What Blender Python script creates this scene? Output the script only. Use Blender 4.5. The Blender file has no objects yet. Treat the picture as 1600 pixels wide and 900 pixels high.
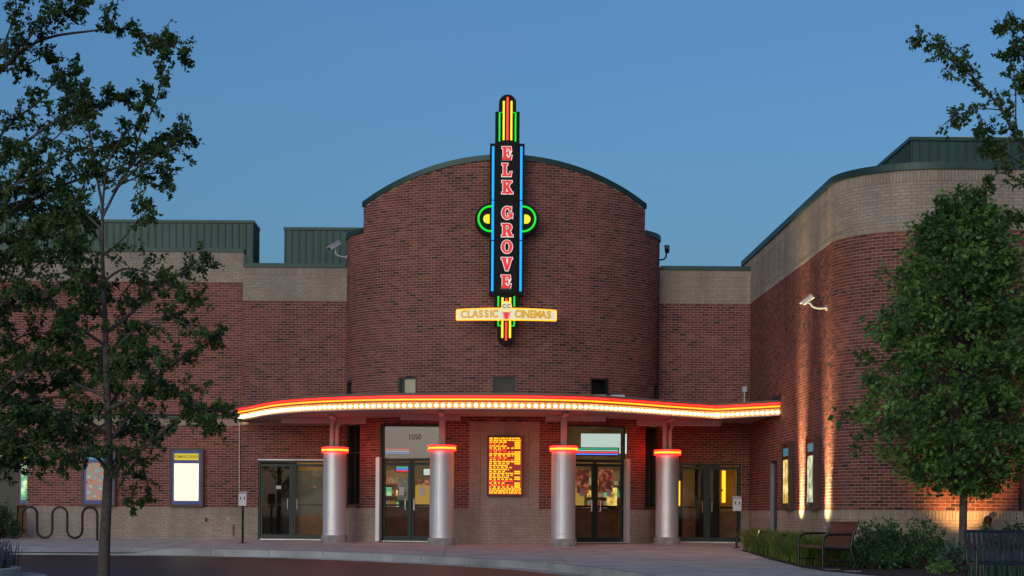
import bpy, bmesh, math, random
from mathutils import Vector, Matrix
S = bpy.context.scene
C = S.collection
R = math.radians
rnd = random.Random(7)

# ---------------------------------------------------------------- camera
F, VX, VY, RHO, CZ, D = 2850.0, 740.0, 802.0, 0.0068, 0.75, 50.0
cam = bpy.data.cameras.new('camera'); co = bpy.data.objects.new('camera', cam); C.objects.link(co)
cam.sensor_width = 36; cam.lens = F / 1600 * 36
cam.shift_x = (800 - VX) / 1600; cam.shift_y = (VY - 450) / 1600
cam.clip_start = .5; cam.clip_end = 3000
co.location = (0, -D, CZ); co.rotation_euler = (math.pi / 2, -RHO, 0)
S.camera = co

# ---------------------------------------------------------------- sky, sun, exposure
SUN_AZ = (-.40, -.917)              # towards the afterglow, behind and left of the camera
SUN_EL = R(7.0)
W = bpy.data.worlds.new('World'); S.world = W; W.use_nodes = True
wn = W.node_tree.nodes; wl = W.node_tree.links
bg = wn['Background']; bg.inputs['Strength'].default_value = .107
sk = wn.new('ShaderNodeTexSky'); sk.sky_type = 'NISHITA'; sk.sun_disc = False
sk.sun_elevation = SUN_EL; sk.sun_rotation = math.atan2(SUN_AZ[0], SUN_AZ[1])
sk.altitude = 200; sk.air_density = 1.0; sk.dust_density = 4.0; sk.ozone_density = 4.2
wl.new(sk.outputs[0], bg.inputs['Color'])
sl = bpy.data.lights.new('sun', 'SUN'); sl.energy = .40; sl.angle = R(70); sl.color = (.95, .90, 1)
so = bpy.data.objects.new('sun', sl); C.objects.link(so)
sd = Vector((SUN_AZ[0] * math.cos(R(14)), SUN_AZ[1] * math.cos(R(14)), math.sin(R(14))))
so.rotation_euler = sd.to_track_quat('Z', 'Y').to_euler()
S.view_settings.view_transform = 'Standard'; S.view_settings.look = 'None'
EXPO = .79; S.view_settings.exposure = EXPO; S.view_settings.gamma = 1
S.cycles.use_denoising = True
S.cycles.max_bounces = 8; S.cycles.transparent_max_bounces = 12
S.cycles.sample_clamp_indirect = 4

# ---------------------------------------------------------------- helpers
def P(px, py, t):
    "world point that stands t metres in front of the facade and shows at photo pixel px, py"
    dx, dy = px - VX, py - VY; k = (D - t) / F
    return Vector(((dx + RHO * dy) * k, -t, CZ - (dy - RHO * dx) * k))
def G(t):
    return -.0137 * t if t > 0 else 0.0

MATS = {}
def mat(name, col, rough=.6, metal=0, emit=None, es=1, spec=.5, noise=None, bump=None, coat=0):
    m = bpy.data.materials.new(name); m.use_nodes = True
    n = m.node_tree.nodes; l = m.node_tree.links; b = n['Principled BSDF']
    b.inputs['Base Color'].default_value = (*col, 1); b.inputs['Roughness'].default_value = rough
    b.inputs['Metallic'].default_value = metal; b.inputs['Specular IOR Level'].default_value = spec
    b.inputs['Coat Weight'].default_value = coat
    if emit: b.inputs['Emission Color'].default_value = (*emit, 1); b.inputs['Emission Strength'].default_value = es
    if noise:
        sc, amt = noise
        tc = n.new('ShaderNodeTexCoord'); nz = n.new('ShaderNodeTexNoise'); nz.inputs['Scale'].default_value = sc; nz.inputs['Detail'].default_value = 6
        l.new(tc.outputs['Object'], nz.inputs['Vector'])
        r = n.new('ShaderNodeValToRGB'); r.color_ramp.elements[0].position = .3; r.color_ramp.elements[1].position = .7
        r.color_ramp.elements[0].color = (*[c * (1 - amt) for c in col], 1); r.color_ramp.elements[1].color = (*[min(1, c * (1 + amt)) for c in col], 1)
        l.new(nz.outputs['Fac'], r.inputs['Fac']); l.new(r.outputs['Color'], b.inputs['Base Color'])
    if bump:
        sc, st = bump
        tc = n.new('ShaderNodeTexCoord'); nz = n.new('ShaderNodeTexNoise'); nz.inputs['Scale'].default_value = sc; nz.inputs['Detail'].default_value = 4
        l.new(tc.outputs['Object'], nz.inputs['Vector'])
        bp = n.new('ShaderNodeBump'); bp.inputs['Strength'].default_value = st; bp.inputs['Distance'].default_value = .01
        l.new(nz.outputs['Fac'], bp.inputs['Height']); l.new(bp.outputs['Normal'], b.inputs['Normal'])
    MATS[name] = m
    return m

def glow(name, col, s, base=(.02, .02, .02)):
    return mat(name, base, .4, emit=col, es=s / 2 ** EXPO)

def brick_mat(name, stops, single):
    "tone of each brick: a face attribute on the joined brickwork, object random on the bricks that are objects"
    m = bpy.data.materials.new(name); m.use_nodes = True
    n = m.node_tree.nodes; l = m.node_tree.links; b = n['Principled BSDF']
    if single: a = n.new('ShaderNodeObjectInfo'); out = a.outputs['Random']
    else: a = n.new('ShaderNodeAttribute'); a.attribute_name = 'tone'; out = a.outputs['Fac']
    r = n.new('ShaderNodeValToRGB'); e = r.color_ramp.elements
    while len(e) > 1: e.remove(e[-1])
    e[0].position, e[0].color = stops[0][0], (*stops[0][1], 1)
    for p, c in stops[1:]:
        q = e.new(p); q.color = (*c, 1)
    l.new(out, r.inputs['Fac'])
    g = n.new('ShaderNodeNewGeometry'); nz = n.new('ShaderNodeTexNoise'); nz.inputs['Scale'].default_value = 22; nz.inputs['Detail'].default_value = 5
    l.new(g.outputs['Position'], nz.inputs['Vector'])
    n2 = n.new('ShaderNodeTexNoise'); n2.inputs['Scale'].default_value = .7; n2.inputs['Detail'].default_value = 5; l.new(g.outputs['Position'], n2.inputs['Vector'])
    ad = n.new('ShaderNodeMath'); ad.operation = 'ADD'; l.new(nz.outputs['Fac'], ad.inputs[0]); l.new(n2.outputs['Fac'], ad.inputs[1])
    mr = n.new('ShaderNodeMapRange'); mr.inputs['From Min'].default_value = .6; mr.inputs['From Max'].default_value = 1.4; mr.inputs['To Min'].default_value = .66; mr.inputs['To Max'].default_value = 1.26
    l.new(ad.outputs[0], mr.inputs['Value'])
    mp = n.new('ShaderNodeMapping'); mp.inputs['Scale'].default_value = (2.4, 2.4, .22); l.new(g.outputs['Position'], mp.inputs['Vector'])      # run-off streaks down the wall
    n3 = n.new('ShaderNodeTexNoise'); n3.inputs['Scale'].default_value = 1; n3.inputs['Detail'].default_value = 4; l.new(mp.outputs[0], n3.inputs['Vector'])
    m3 = n.new('ShaderNodeMapRange'); m3.inputs['From Min'].default_value = .35; m3.inputs['From Max'].default_value = .65; m3.inputs['To Min'].default_value = .86; m3.inputs['To Max'].default_value = 1.10; l.new(n3.outputs['Fac'], m3.inputs['Value'])
    mm = n.new('ShaderNodeMath'); mm.operation = 'MULTIPLY'; l.new(mr.outputs[0], mm.inputs[0]); l.new(m3.outputs[0], mm.inputs[1])
    mx = n.new('ShaderNodeVectorMath'); mx.operation = 'SCALE'
    l.new(r.outputs['Color'], mx.inputs[0]); l.new(mm.outputs[0], mx.inputs['Scale']); l.new(mx.outputs[0], b.inputs['Base Color'])
    bp = n.new('ShaderNodeBump'); bp.inputs['Strength'].default_value = .4; bp.inputs['Distance'].default_value = .004
    l.new(nz.outputs['Fac'], bp.inputs['Height']); l.new(bp.outputs['Normal'], b.inputs['Normal'])
    b.inputs['Roughness'].default_value = .85; b.inputs['Specular IOR Level'].default_value = .25
    MATS[name] = m
RS = [(0, (.050, .029, .029)), (.07, (.085, .036, .034)), (.12, (.130, .044, .038)), (.5, (.190, .057, .046)), (.8, (.235, .070, .053)), (1, (.27, .100, .072))]
PS = [(0, (.345, .290, .235)), (.5, (.375, .318, .258)), (1, (.405, .345, .280))]
brick_mat('brick_red', RS, False); brick_mat('brick_red_single', RS, True)
brick_mat('brick_pale', PS, False); brick_mat('brick_pale_single', PS, True)
mat('mortar_pink', (.40, .32, .28), .95, noise=(3, .12)); mat('mortar_grey', (.22, .185, .155), .95)
mat('green_metal', (.022, .062, .056), .45, .3, noise=(1.5, .2)); mat('dark_frame', (.014, .030, .028), .4, .2)
mat('aluminium', (.72, .74, .77), .5, .7, noise=(2, .06)); mat('steel_paint', (.50, .40, .39), .5)
mat('concrete', (.50, .47, .435), .85, noise=(1.6, .24), bump=(90, .3)); mat('concrete_base', (.30, .28, .27), .9, noise=(5, .25), bump=(50, .4))
mat('joint_dark', (.07, .065, .06), .95); mat('kerb', (.36, .37, .36), .85, noise=(1.3, .28), bump=(40, .4))
mat('black_metal', (.012, .012, .013), .35, .5); mat('bench_maroon', (.040, .014, .011), .45, .1, coat=.1); mat('bench_blue', (.013, .018, .034), .35, .3)
mat('brown_case', (.055, .026, .018), .45); glow('blue_mat', (.03, .05, .22), .3, (.03, .05, .19)); mat('white_paint', (.48, .50, .54), .4)
mat('grey_box', (.50, .53, .56), .45, .2); mat('bark', (.085, .070, .065), .95, noise=(14, .4), bump=(40, 1)); mat('mulch', (.045, .030, .024), 1, noise=(9, .5), bump=(60, 1))
mat('soffit', (.30, .24, .23), .7); mat('white_metal', (.70, .66, .60), .5); mat('fascia_metal', (.38, .23, .12), .5); mat('fascia_rim', (.26, .07, .04), .45); mat('roofing', (.24, .22, .22), .9)
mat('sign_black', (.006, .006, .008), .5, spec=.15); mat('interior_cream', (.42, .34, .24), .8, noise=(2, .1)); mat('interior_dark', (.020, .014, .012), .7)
mat('lobby_brown', (.26, .19, .12), .7, noise=(2, .3)); mat('wood', (.33, .14, .06), .45, noise=(4, .3)); mat('tile_floor', (.12, .09, .07), .4); mat('grey_panel', (.20, .20, .21), .6); mat('amber_wall', (.45, .30, .12), .8); mat('alcove_brown', (.14, .07, .035), .85)
mat('yellow_paper', (.7, .35, .03), .6); mat('stain', (.2, .09, .035), .9)
def leaf_mat(name, a, b_):
    m = bpy.data.materials.new(name); m.use_nodes = True
    n = m.node_tree.nodes; l = m.node_tree.links; b = n['Principled BSDF']
    at = n.new('ShaderNodeAttribute'); at.attribute_name = 'tone'
    r = n.new('ShaderNodeValToRGB'); r.color_ramp.elements[0].color = (*a, 1); r.color_ramp.elements[1].color = (*b_, 1)
    l.new(at.outputs['Fac'], r.inputs['Fac']); l.new(r.outputs['Color'], b.inputs['Base Color'])
    b.inputs['Roughness'].default_value = .55; b.inputs['Specular IOR Level'].default_value = .3
    tr = n.new('ShaderNodeBsdfTranslucent'); l.new(r.outputs['Color'], tr.inputs['Color'])
    ms = n.new('ShaderNodeMixShader'); ms.inputs[0].default_value = .25
    l.new(b.outputs[0], ms.inputs[1]); l.new(tr.outputs[0], ms.inputs[2]); l.new(ms.outputs[0], n['Material Output'].inputs['Surface'])
    MATS[name] = m
leaf_mat('leaf_loose', (.024, .064, .018), (.085, .150, .042)); leaf_mat('leaf_dense', (.026, .100, .024), (.175, .330, .080))
leaf_mat('leaf_shrub', (.026, .085, .032), (.085, .180, .062)); leaf_mat('leaf_grass', (.06, .12, .022), (.20, .27, .055)); leaf_mat('leaf_grey', (.05, .095, .07), (.12, .19, .14))
leaf_mat('leaf_lavender', (.06, .09, .08), (.14, .15, .22))
glow('neon_red', (1, .045, .03), 1.3); glow('neon_yellow', (1, .80, .02), 1.2); glow('neon_green', (.0, .95, .03), .9); glow('neon_blue', (.0, .40, 1.0), 1.15)
glow('rim_red', (1, .008, .008), 9); glow('rim_amber', (1, .26, .006), 3.2); glow('ring_red', (1, .004, .003), 20); glow('ring_amber', (1, .36, .01), 3.2)
glow('bulb', (1, .66, .30), 17); glow('letter_red', (.82, .006, .014), .95); glow('letter_white', (.95, .88, .82), .85)
glow('plate_white', (.93, .88, .62), .8); glow('letter_gold', (.80, .40, .005), .85); glow('ink', (.02, .03, .03), .2)
glow('disc_yellow', (1, .78, .0), 1.1); glow('led_amber', (1, .46, .005), 2.4); glow('led_red', (1, .03, .005), 2.4); glow('led_back', (.28, .005, .0), 1.0)
glow('poster_white', (1, .84, .54), 1.35, (.25, .25, .22)); glow('header_yellow', (.85, .62, .0), .8); glow('header_teal', (.05, .28, .38), .8); glow('header_letters', (.25, .12, .0), .5)
glow('inside_lamp', (1, .72, .42), 13); glow('inside_white', (.75, .85, .8), .9); glow('inside_blue', (.1, .25, 1), 1.6); glow('inside_red', (1, .05, .08), 1.6); glow('inside_green', (.05, .6, .35), 1.0)
glow('alcove_light', (1, .42, .08), 2.0); glow('uplight_lens', (1, .6, .25), 1.2); glow('pale_window', (.45, .55, .42), .9); glow('popcorn', (.9, .5, .08), .5); glow('cream_sky_glow', (.62, .52, .36), .45)  # the cream glow stands in for sky reflected in one tower window
def art(name, cols, s, sc, em=True):
    m = bpy.data.materials.new(name); m.use_nodes = True
    n = m.node_tree.nodes; l = m.node_tree.links; b = n['Principled BSDF']
    tc = n.new('ShaderNodeTexCoord'); nz = n.new('ShaderNodeTexNoise'); nz.inputs['Scale'].default_value = sc; nz.inputs['Detail'].default_value = 3
    l.new(tc.outputs['Object'], nz.inputs['Vector'])
    r = n.new('ShaderNodeValToRGB'); e = r.color_ramp.elements
    e[0].position = .32; e[0].color = (*cols[0], 1); e[1].position = .68; e[1].color = (*cols[-1], 1)
    for i, c in enumerate(cols[1:-1]):
        q = e.new(.32 + .36 * (i + 1) / (len(cols) - 1)); q.color = (*c, 1)
    l.new(nz.outputs['Fac'], r.inputs['Fac']); l.new(r.outputs['Color'], b.inputs['Base Color'])
    if em: l.new(r.outputs['Color'], b.inputs['Emission Color']); b.inputs['Emission Strength'].default_value = s / 2 ** EXPO
    b.inputs['Roughness'].default_value = .3
    MATS[name] = m
art('art_teal', [(.02, .06, .07), (.5, .12, .05), (.04, .2, .22), (.5, .35, .2)], .6, 7)
art('art_green', [(.02, .1, .05), (.1, .4, .2), (.75, .9, .55)], .9, 3)
art('art_gold', [(.10, .05, .01), (.6, .38, .08), (.9, .75, .4)], 1.7, 4)
art('art_silver', [(.03, .04, .03), (.35, .4, .25), (.75, .8, .55)], 1.5, 5)
art('art_card', [(.12, .16, .12), (.3, .33, .26), (.5, .5, .42)], .2, 6)
art('art_red', [(.25, .02, .02), (.03, .05, .04), (.45, .09, .03), (.5, .35, .25)], .25, 9)
def asphalt():
    m = bpy.data.materials.new('asphalt'); m.use_nodes = True
    n = m.node_tree.nodes; l = m.node_tree.links; b = n['Principled BSDF']
    g = n.new('ShaderNodeNewGeometry')
    a = n.new('ShaderNodeTexNoise'); a.inputs['Scale'].default_value = .35; a.inputs['Detail'].default_value = 7
    f = n.new('ShaderNodeTexNoise'); f.inputs['Scale'].default_value = 60; f.inputs['Detail'].default_value = 3
    l.new(g.outputs['Position'], a.inputs['Vector']); l.new(g.outputs['Position'], f.inputs['Vector'])
    r = n.new('ShaderNodeValToRGB'); r.color_ramp.elements[0].position = .3; r.color_ramp.elements[0].color = (.024, .024, .027, 1); r.color_ramp.elements[1].position = .7; r.color_ramp.elements[1].color = (.05, .048, .05, 1)
    l.new(a.outputs['Fac'], r.inputs['Fac'])
    vo = n.new('ShaderNodeTexVoronoi'); vo.feature = 'DISTANCE_TO_EDGE'; vo.inputs['Scale'].default_value = .32
    dn = n.new('ShaderNodeTexNoise'); dn.inputs['Scale'].default_value = 1.3; dn.inputs['Detail'].default_value = 5
    l.new(g.outputs['Position'], dn.inputs['Vector']); mx = n.new('ShaderNodeMix'); mx.data_type = 'VECTOR'; mx.inputs[0].default_value = .35
    l.new(g.outputs['Position'], mx.inputs[4]); l.new(dn.outputs['Color'], mx.inputs[5]); l.new(mx.outputs[1], vo.inputs['Vector'])
    cr = n.new('ShaderNodeMapRange'); cr.inputs['From Min'].default_value = .004; cr.inputs['From Max'].default_value = .014; cr.inputs['To Min'].default_value = .45; l.new(vo.outputs['Distance'], cr.inputs['Value'])
    sc = n.new('ShaderNodeVectorMath'); sc.operation = 'SCALE'; l.new(r.outputs['Color'], sc.inputs[0]); l.new(cr.outputs[0], sc.inputs['Scale']); l.new(sc.outputs[0], b.inputs['Base Color'])
    b.inputs['Roughness'].default_value = .5; b.inputs['Specular IOR Level'].default_value = .35
    bp = n.new('ShaderNodeBump'); bp.inputs['Strength'].default_value = .5; bp.inputs['Distance'].default_value = .006
    l.new(f.outputs['Fac'], bp.inputs['Height']); l.new(bp.outputs['Normal'], b.inputs['Normal'])
    MATS['asphalt'] = m
asphalt()
def glass(name, mirror, tint=(.9, .93, .92), ior=1.38):
    m = bpy.data.materials.new(name); m.use_nodes = True
    n = m.node_tree.nodes; l = m.node_tree.links
    t = n.new('ShaderNodeBsdfTransparent'); t.inputs['Color'].default_value = (*tint, 1)
    g = n.new('ShaderNodeBsdfGlossy'); g.inputs['Roughness'].default_value = .02
    fr = n.new('ShaderNodeFresnel'); fr.inputs['IOR'].default_value = ior
    ad = n.new('ShaderNodeMath'); ad.operation = 'ADD'; ad.use_clamp = True; ad.inputs[1].default_value = mirror
    l.new(fr.outputs[0], ad.inputs[0])
    ge = n.new('ShaderNodeNewGeometry'); iv = n.new('ShaderNodeMath'); iv.operation = 'SUBTRACT'; iv.inputs[0].default_value = 1; l.new(ge.outputs['Backfacing'], iv.inputs[1])
    mu = n.new('ShaderNodeMath'); mu.operation = 'MULTIPLY'; l.new(ad.outputs[0], mu.inputs[0]); l.new(iv.outputs[0], mu.inputs[1])   # one reflection per pane, at the face the ray meets first
    ms = n.new('ShaderNodeMixShader'); l.new(mu.outputs[0], ms.inputs[0]); l.new(t.outputs[0], ms.inputs[1]); l.new(g.outputs[0], ms.inputs[2])
    l.new(ms.outputs[0], n['Material Output'].inputs['Surface']); n.remove(n['Principled BSDF'])
    MATS[name] = m
glass('glass', .0, (.86, .9, .88)); glass('glass_case', .0, (.95, .97, .97), 1.12); glass('glass_coated', .16, (.6, .6, .58))

def wloc(o):
    v = Vector((0, 0, 0))
    while o is not None:
        v = v + o.location; o = o.parent
    return v
def tag(o, label=None, cat=None, group=None, kind=None):
    if label: o['label'] = label
    if cat: o['category'] = cat
    if group: o['group'] = group
    if kind: o['kind'] = kind
    return o
def thing(name, loc, label, cat, group=None):
    o = bpy.data.objects.new(name, None); C.objects.link(o); o.location = loc; o.empty_display_size = .2
    return tag(o, label, cat, group)
def copy_tree(o, parent=None, off=None):
    c = o.copy(); C.objects.link(c); c.parent = parent
    if off is not None: c.location = o.location + Vector(off)
    for ch in list(o.children): copy_tree(ch, c)
    return c

class MB:
    def __init__(s, xf=None): s.v = []; s.f = []; s.m = []; s.t = []; s.xf = xf; s.cur = 0; s.tone = 0.0
    def add(s, vs, fs):
        k = len(s.v)
        s.v += [tuple(s.xf @ Vector(p)) if s.xf else tuple(p) for p in vs]
        for f in fs: s.f.append([i + k for i in f]); s.m.append(s.cur); s.t.append(s.tone)
        return s
    def box(s, x0, x1, y0, y1, z0, z1):
        v = [(x, y, z) for z in (z0, z1) for y in (y0, y1) for x in (x0, x1)]
        return s.add(v, [(0, 2, 3, 1), (4, 5, 7, 6), (0, 1, 5, 4), (2, 6, 7, 3), (0, 4, 6, 2), (1, 3, 7, 5)])
    def obox(s, c, ax, ay, az):
        "box from a centre and three half-axis vectors"
        c, ax, ay, az = map(Vector, (c, ax, ay, az))
        v = [c + ax * i + ay * j + az * k for k in (-1, 1) for j in (-1, 1) for i in (-1, 1)]
        return s.add(v, [(0, 2, 3, 1), (4, 5, 7, 6), (0, 1, 5, 4), (2, 6, 7, 3), (0, 4, 6, 2), (1, 3, 7, 5)])
    def tube(s, pts, r, n=8, cap=True):
        pts = [Vector(p) for p in pts]; k = len(pts); rr = r if isinstance(r, (list, tuple)) else [r] * k
        vs = []; up = None
        for i, p in enumerate(pts):
            d = (pts[min(i + 1, k - 1)] - pts[max(i - 1, 0)])
            d = d.normalized() if d.length > 1e-9 else Vector((0, 0, 1))
            if up is None: up = d.orthogonal().normalized()
            a = (up - d * up.dot(d)); a = a.normalized() if a.length > 1e-6 else d.orthogonal().normalized(); up = a; b = d.cross(a)
            for j in range(n):
                w = 2 * math.pi * j / n; vs.append(p + (a * math.cos(w) + b * math.sin(w)) * rr[i])
        fs = [(i * n + j, i * n + (j + 1) % n, (i + 1) * n + (j + 1) % n, (i + 1) * n + j) for i in range(k - 1) for j in range(n)]
        if cap: fs += [tuple(reversed(range(n))), tuple((k - 1) * n + j for j in range(n))]
        return s.add(vs, fs)
    def lathe(s, prof, c=(0, 0, 0), n=32):
        vs = []; k = len(prof)
        for r, z in prof:
            for j in range(n):
                w = 2 * math.pi * j / n; vs.append((c[0] + r * math.cos(w), c[1] + r * math.sin(w), c[2] + z))
        fs = [(i * n + j, i * n + (j + 1) % n, (i + 1) * n + (j + 1) % n, (i + 1) * n + j) for i in range(k - 1) for j in range(n)]
        fs += [tuple(reversed(range(n))), tuple((k - 1) * n + j for j in range(n))]
        return s.add(vs, fs)
    def prism(s, poly, y0, y1):
        "polygon given in x, z, pushed from y0 (front) to y1 (back)"
        n = len(poly)
        v = [(x, y0, z) for x, z in poly] + [(x, y1, z) for x, z in poly]
        f = [tuple(range(n)), tuple(reversed(range(n, 2 * n)))] + [(i, n + i, n + (i + 1) % n, (i + 1) % n) for i in range(n)]
        return s.add(v, f)
    def slab(s, poly, zt, th):
        "polygon in x, y with a thickness; zt(x, y) is the top"
        n = len(poly)
        v = [(x, y, zt(x, y)) for x, y in poly] + [(x, y, zt(x, y) - th) for x, y in poly]
        f = [tuple(range(n)), tuple(reversed(range(n, 2 * n)))] + [(i, n + i, n + (i + 1) % n, (i + 1) % n) for i in range(n)]
        return s.add(v, f)
    def sweep(s, prof, path, cap=True):
        "closed profile of (out, z) carried along path points (x, y, nx, ny, dz)"
        n = len(prof); vs = []
        for x, y, nx, ny, dz in path:
            for o, z in prof: vs.append((x + nx * o, y + ny * o, z + dz))
        k = len(path)
        fs = [(i * n + j, i * n + (j + 1) % n, (i + 1) * n + (j + 1) % n, (i + 1) * n + j) for i in range(k - 1) for j in range(n)]
        if cap: fs += [tuple(reversed(range(n))), tuple((k - 1) * n + j for j in range(n))]
        return s.add(vs, fs)
    def build(s, name, mats, parent=None, smooth=False, fix=True, tone=False, label=None, kind=None):
        me = bpy.data.meshes.new(name); o = bpy.data.objects.new(name, me); C.objects.link(o)
        off = Vector((0, 0, 0))
        if parent is not None: o.parent = parent; off = wloc(parent)
        me.from_pydata([(p[0] - off[0], p[1] - off[1], p[2] - off[2]) for p in s.v], [], s.f)
        for mn in (mats if isinstance(mats, (list, tuple)) else [mats]): me.materials.append(MATS[mn])
        me.polygons.foreach_set('material_index', s.m)
        if smooth: me.polygons.foreach_set('use_smooth', [True] * len(s.f))
        if tone:
            a = me.attributes.new('tone', 'FLOAT', 'FACE'); a.data.foreach_set('value', s.t)
        if fix:
            bm = bmesh.new(); bm.from_mesh(me); bmesh.ops.recalc_face_normals(bm, faces=bm.faces); bm.to_mesh(me); bm.free()
        if smooth: me.set_sharp_from_angle(angle=R(35))
        me.update()
        if label: o['label'] = label
        if kind: o['kind'] = kind
        return o

class Path:
    def __init__(s, pts):
        s.p = [Vector((a, b)) for a, b in pts]; s.c = [0.0]
        for a, b in zip(s.p, s.p[1:]): s.c.append(s.c[-1] + (b - a).length)
        s.L = s.c[-1]
        s.n = []
        for i in range(len(s.p)):
            a, b = s.p[max(i - 1, 0)], s.p[min(i + 1, len(s.p) - 1)]; t = (b - a).normalized(); s.n.append(Vector((t.y, -t.x)))
        s.k = 0
    def at(s, u):
        u = min(max(u, 0), s.L); k = s.k
        if not (s.c[k] <= u): k = 0
        while k < len(s.c) - 2 and s.c[k + 1] < u: k += 1
        s.k = k
        f = (u - s.c[k]) / (s.c[k + 1] - s.c[k]); p = s.p[k].lerp(s.p[k + 1], f); n = s.n[k].lerp(s.n[k + 1], f).normalized()
        return p.x, p.y, n.x, n.y
    def u_of_x(s, x):
        for i, (a, b) in enumerate(zip(s.p, s.p[1:])):
            if a.x <= x <= b.x and b.x > a.x: return s.c[i] + (x - a.x) / (b.x - a.x) * (s.c[i + 1] - s.c[i])
        return 0 if x < s.p[0].x else s.L
    def run(s, u0, u1, step=.25, z=None):
        n = max(1, int((u1 - u0) / step)); us = [u0 + (u1 - u0) * i / n for i in range(n + 1)]
        return [(*s.at(u), z(u) if z else 0) for u in us]

# ---------------------------------------------------------------- the cinema building
CIN = thing('cinema_building', (0, 0, 0), 'red and pale brick cinema with rounded entrance tower and green metal roof screens', 'cinema')
CO, BH, LEN, JT = .0677, .0577, .203, .0115
Z1 = .87
ZR = Z1 + 83 * CO          # top of the red brick
REDB = MB(); PALB = MB()
SINGLE = {'red': [], 'pale': [], 'soldier': []}
def course_list(zones):
    out = []
    for z0, z1, kind in zones:
        if kind in ('red', 'pale'):
            n = round((z1 - z0) / CO); h = (z1 - z0) / n
            for i in range(n): out.append((z0 + i * h, z0 + (i + 1) * h, kind, LEN, i % 2 * .5, .0))
        else: out.append((z0, z1, kind, CO, 0, .006))
    return out
def wall(path, zones, holes=(), ztop=None, ulim=None, pick=None, pitch=.0, corner=None):
    u0, u1 = ulim or (0, path.L)
    for ci, (za, zb, kind, ln, ph, pr) in enumerate(course_list(zones)):
        zm = (za + zb) / 2
        cuts = sorted((h[0], h[1]) for h in holes if h[2] < zm < h[3])
        segs = [(u0, u1)] if corner is None else [(u0, corner), (corner, u1)]
        for ha, hb in cuts:
            segs = [q for a, b in segs for q in ((a, min(b, ha)), (max(a, hb), b)) if q[1] - q[0] > .02]
        mb = REDB if kind == 'red' else PALB
        j = JT / 2
        k0 = -ph + pitch
        k = int((u0 / ln) - k0) - 1
        while True:
            a, b = (k + k0) * ln, (k + 1 + k0) * ln; k += 1
            if a >= u1: break
            for sa, sb in segs:
                c, d = max(a + j, sa), min(b - j, sb)
                if d - c < .02: continue
                zz = zb - j
                if ztop:
                    zt = min(ztop(c), ztop(d))
                    if zt < za + .02: continue
                    zz = min(zz, zt)
                x0, y0, nx0, ny0 = path.at(c); x1, y1, nx1, ny1 = path.at(d)
                if pick and d - c > ln - JT - .002 and pick(x0, y0, zm, kind):
                    SINGLE['soldier' if kind == 'soldier' else kind].append(((x0 + x1) / 2, (y0 + y1) / 2, zm, math.atan2(y1 - y0, x1 - x0))); continue
                o = .0055 + pr + rnd.uniform(-.0015, .0025)
                q = [(x0 + nx0 * e, y0 + ny0 * e, z) for e in (-.004, o) for z in (za + j, zz)] + [(x1 + nx1 * e, y1 + ny1 * e, z) for e in (-.004, o) for z in (za + j, zz)]
                # 0 in lo,1 in hi,2 out lo,3 out hi | 4..7 the same at the far end
                mb.tone = rnd.random()
                if kind == 'red':       # dark bricks come in loose drifts
                    w = math.sin(x0 * 1.7 + y0 + 3 * math.sin(zm * 1.3)) * math.sin(zm * 2.3 + x0 * .6)
                    if rnd.random() < .035 + .09 * max(0, w): mb.tone = rnd.uniform(0, .09)
                    else: mb.tone = .12 + .88 * mb.tone
                mb.add(q, [(2, 6, 7, 3), (0, 2, 3, 1), (4, 5, 7, 6), (1, 3, 7, 5), (0, 4, 6, 2)])
def backing(path, z0, z1, holes, name, mats, zsplit, ztop=None, ulim=None, step=.3):
    u0, u1 = ulim or (0, path.L)
    us = {u0, u1} | {h[i] for h in holes for i in (0, 1)} | {c for c in path.c if u0 < c < u1}
    n = int((u1 - u0) / step); us |= {u0 + (u1 - u0) * i / max(1, n) for i in range(max(1, n))}
    us = sorted(us); us = [u for i, u in enumerate(us) if i == 0 or u - us[i - 1] > 1e-4]
    zs = sorted({z0, z1} | {h[i] for h in holes for i in (2, 3) if z0 < h[i] < z1} | {z for z in zsplit if z0 < z < z1})
    mb = MB()
    for a, b in zip(us, us[1:]):
        if b - a < 1e-4: continue
        xa, ya, *_ = path.at(a); xb, yb, *_ = path.at(b); um = (a + b) / 2
        for c, d in zip(zs, zs[1:]):
            zm = (c + d) / 2
            if any(h[0] < um < h[1] and h[2] < zm < h[3] for h in holes): continue
            da = db = d
            if ztop: da, db = min(d, ztop(a)), min(d, ztop(b))
            if da <= c and db <= c: continue
            mb.cur = zsplit[max([z for z in zsplit if z <= c + 1e-6], default=0)]
            mb.add([(xa, ya, c), (xb, yb, c), (xb, yb, max(db, c)), (xa, ya, max(da, c))], [(0, 1, 2, 3)])
    return mb.build(name, mats, CIN, fix=False)
MM = ['mortar_pink', 'mortar_grey']
BASE = [(Z1 - .2 - 14 * CO, Z1 - .2, 'pale'), (Z1 - .2, Z1, 'soldier')]
ZB = Z1 - .2 - 14 * CO
TL, TM = 0.0, .4
# left wing
LX0, LX1 = -17.0, P(380, 600, TL).x
PL = Path([(LX0, -TL), (LX1, -TL)])
ZL = Z1 + 91 * CO
LH = [(0, -12.25 - LX0, -.4, 2.28), (.9, 2.9 + .6, 4.0, 5.55)]
ZG = Z1 + 33 * CO; ZG2 = Z1 + 36 * CO
wall(PL, BASE + [(Z1, ZG, 'red'), (ZG, ZG2, 'soldier'), (ZG2, ZL, 'red'), (ZL, ZL + .1, 'soldier'), (ZL + .1, ZL + .1 + 8 * CO, 'pale'), (ZL + .1 + 8 * CO, 7.86, 'soldier')], LH)
backing(PL, ZB, 7.88, LH, 'brick_wall', MM, {ZB: 1, Z1: 0, ZG: 1, ZG2: 0, ZL: 1})
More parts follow.
